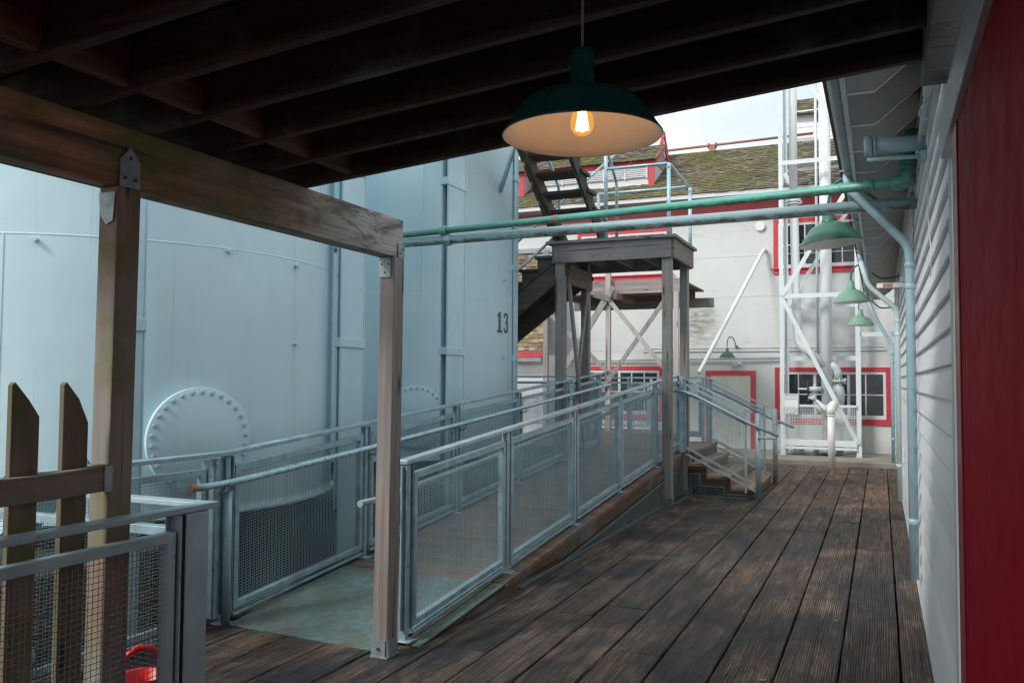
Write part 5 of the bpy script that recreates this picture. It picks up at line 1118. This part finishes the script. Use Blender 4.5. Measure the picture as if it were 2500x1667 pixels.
m = MB(); ring(m, (-1.685, 19.0, 5.52), (0, 0, 1), .15, .022); ring(m, (-1.685, 19.0, 5.46), (0, 0, 1), .15, .015); m.build('flange', M['white_metal'], t)
m = MB()
for k in range(8): a = k*math.pi/4; m.tube([(-1.685+.125*math.cos(a), 19+.125*math.sin(a), 5.43), (-1.685+.125*math.cos(a), 19+.125*math.sin(a), 5.56)], .013, 6)
m.build('flange_bolt', M['grey_steel'], t)
t = pipe_thing('standing_pipe', (-1.23, 19.25, 2), 'thinnest white vertical pipe, just left of the thickest pipe of the tower')
MB().tube([(-1.235, 19.25, 2.2), (-1.235, 19.25, 9.2)], .028, 12).build('pipe', M['white_steel'], t)
t = pipe_thing('pipe_valve', (-.84, 19.05, 1.4), 'white flanged valve and elbow to the right of the thickest pipe', 'valve')
m = MB(); m.tube([(-1.0, 19.05, 2.02), (-.88, 19.05, 1.94), (-.83, 19.05, 1.84), (-.825, 19.05, 1.70)], .085, 20); ring(m, (-.82, 19.05, 1.66), (0, 0, 1), .14, .025); m.build('elbow', M['valve'], t)
m = MB(); m.lathe([(.06, 1.02), (.09, 1.08), (.09, 1.12), (.12, 1.20), (.135, 1.30), (.135, 1.42), (.12, 1.52), (.085, 1.58), (.085, 1.62)], (-.83, 19.05, 0), 24); ring(m, (-.83, 19.05, 1.10), (0, 0, 1), .14, .025); m.build('valve_body', M['valve'], t)
m = MB()
for k in range(8): a = k*math.pi/4+.2; m.tube([(-.82+.14*math.cos(a), 19.05+.14*math.sin(a), 1.60), (-.82+.14*math.cos(a), 19.05+.14*math.sin(a), 1.72)], .014, 6)
m.build('flange_bolt', M['valve'], t)
MB().tube([(-.83, 19.05, 1.05), (-.83, 19.05, .12)], .10, 20).build('pipe', M['valve'], t)
t = pipe_thing('hand_valve', (-1.4, 18.85, 1.5), 'small valve with dark handwheel on the left side of the thickest pipe', 'valve')
MB().tube([(-1.62, 18.9, 1.49), (-1.15, 18.95, 1.49)], .022, 10).tube([(-1.40, 18.9, 1.49), (-1.15, 18.92, 1.49)], .055, 14).tube([(-1.28, 18.9, 1.40), (-1.28, 18.9, 1.60)], .03, 10).build('valve_body', M['valve'], t)
m = MB(); c0 = Vector((-1.415, 18.9, 1.50)); m.tube([c0+Vector((.0, math.cos(a)*.15*.5, math.sin(a)*.15)) for a in [2*math.pi*k/20 for k in range(21)]], .012, 8)
for a in (0, 1.05, 2.1): m.tube([c0-Vector((0, math.cos(a)*.075, math.sin(a)*.15)), c0+Vector((0, math.cos(a)*.075, math.sin(a)*.15))], .008, 6)
m.build('handwheel', M['black'], t)
MB().tube([(-1.42, 18.88, 1.24), (-1.30, 18.88, 1.46)], .012, 8).tube([(-1.36, 18.88, 1.10), (-1.22, 18.88, 1.42)], .010, 8).build('lever', M['grey_steel'], t)
t = pipe_thing('hose_valve', (-1.15, 18.6, 1.1), 'lumpy white hose valve wired to the tower just behind the plastic standpipe', 'valve')
MB().tube([(-1.38, 18.55, 1.33), (-1.2, 18.5, 1.24), (-1.08, 18.4, 1.12), (-1.0, 18.2, 1.08)], [.02, .035, .055, .045], 14).tube([(-1.22, 18.5, 1.17), (-1.12, 18.45, 1.02)], .03, 12).tube([(-1.30, 18.5, 1.36), (-1.26, 18.5, 1.26)], .035, 8).build('valve_body', M['valve'], t)
t = pipe_thing('standpipe', (-.86, 17.0, 0), 'short white plastic standpipe with an elbow, rising from the deck boards')
MB().tube([(-.863, 17.0, .004), (-.868, 17.0, 1.08)], .066, 28).build('pipe', M['pvc'], t)
MB().tube([(-.868, 17.0, 1.02), (-.868, 17.0, 1.13), (-.855, 17.03, 1.19), (-.83, 17.09, 1.215), (-.80, 17.20, 1.215)], .077, 28).build('elbow', M['pvc'], t)
m = MB(); ring(m, (-.868, 17.0, 1.02), (0, 0, 1), .080, .012); m.build('elbow_collar', M['pvc'], t)
t = pipe_thing('pedestal', (-1.4, 19.0, .12), 'grey pipe feet standing on the mossy ledge below the white mesh guard', 'pedestal')
MB().lathe([(.15, .12), (.15, .135), (.10, .14), (.11, .36)], (-1.62, 19.0, 0), 20).build('footing', M['grey_steel'], t)
MB().box((-1.32, 18.9, .115), (-1.24, 19.1, .36)).build('footing', M['grey_steel'], t)
for o in bpy.data.objects:
    if '_o' in o: del o['_o']
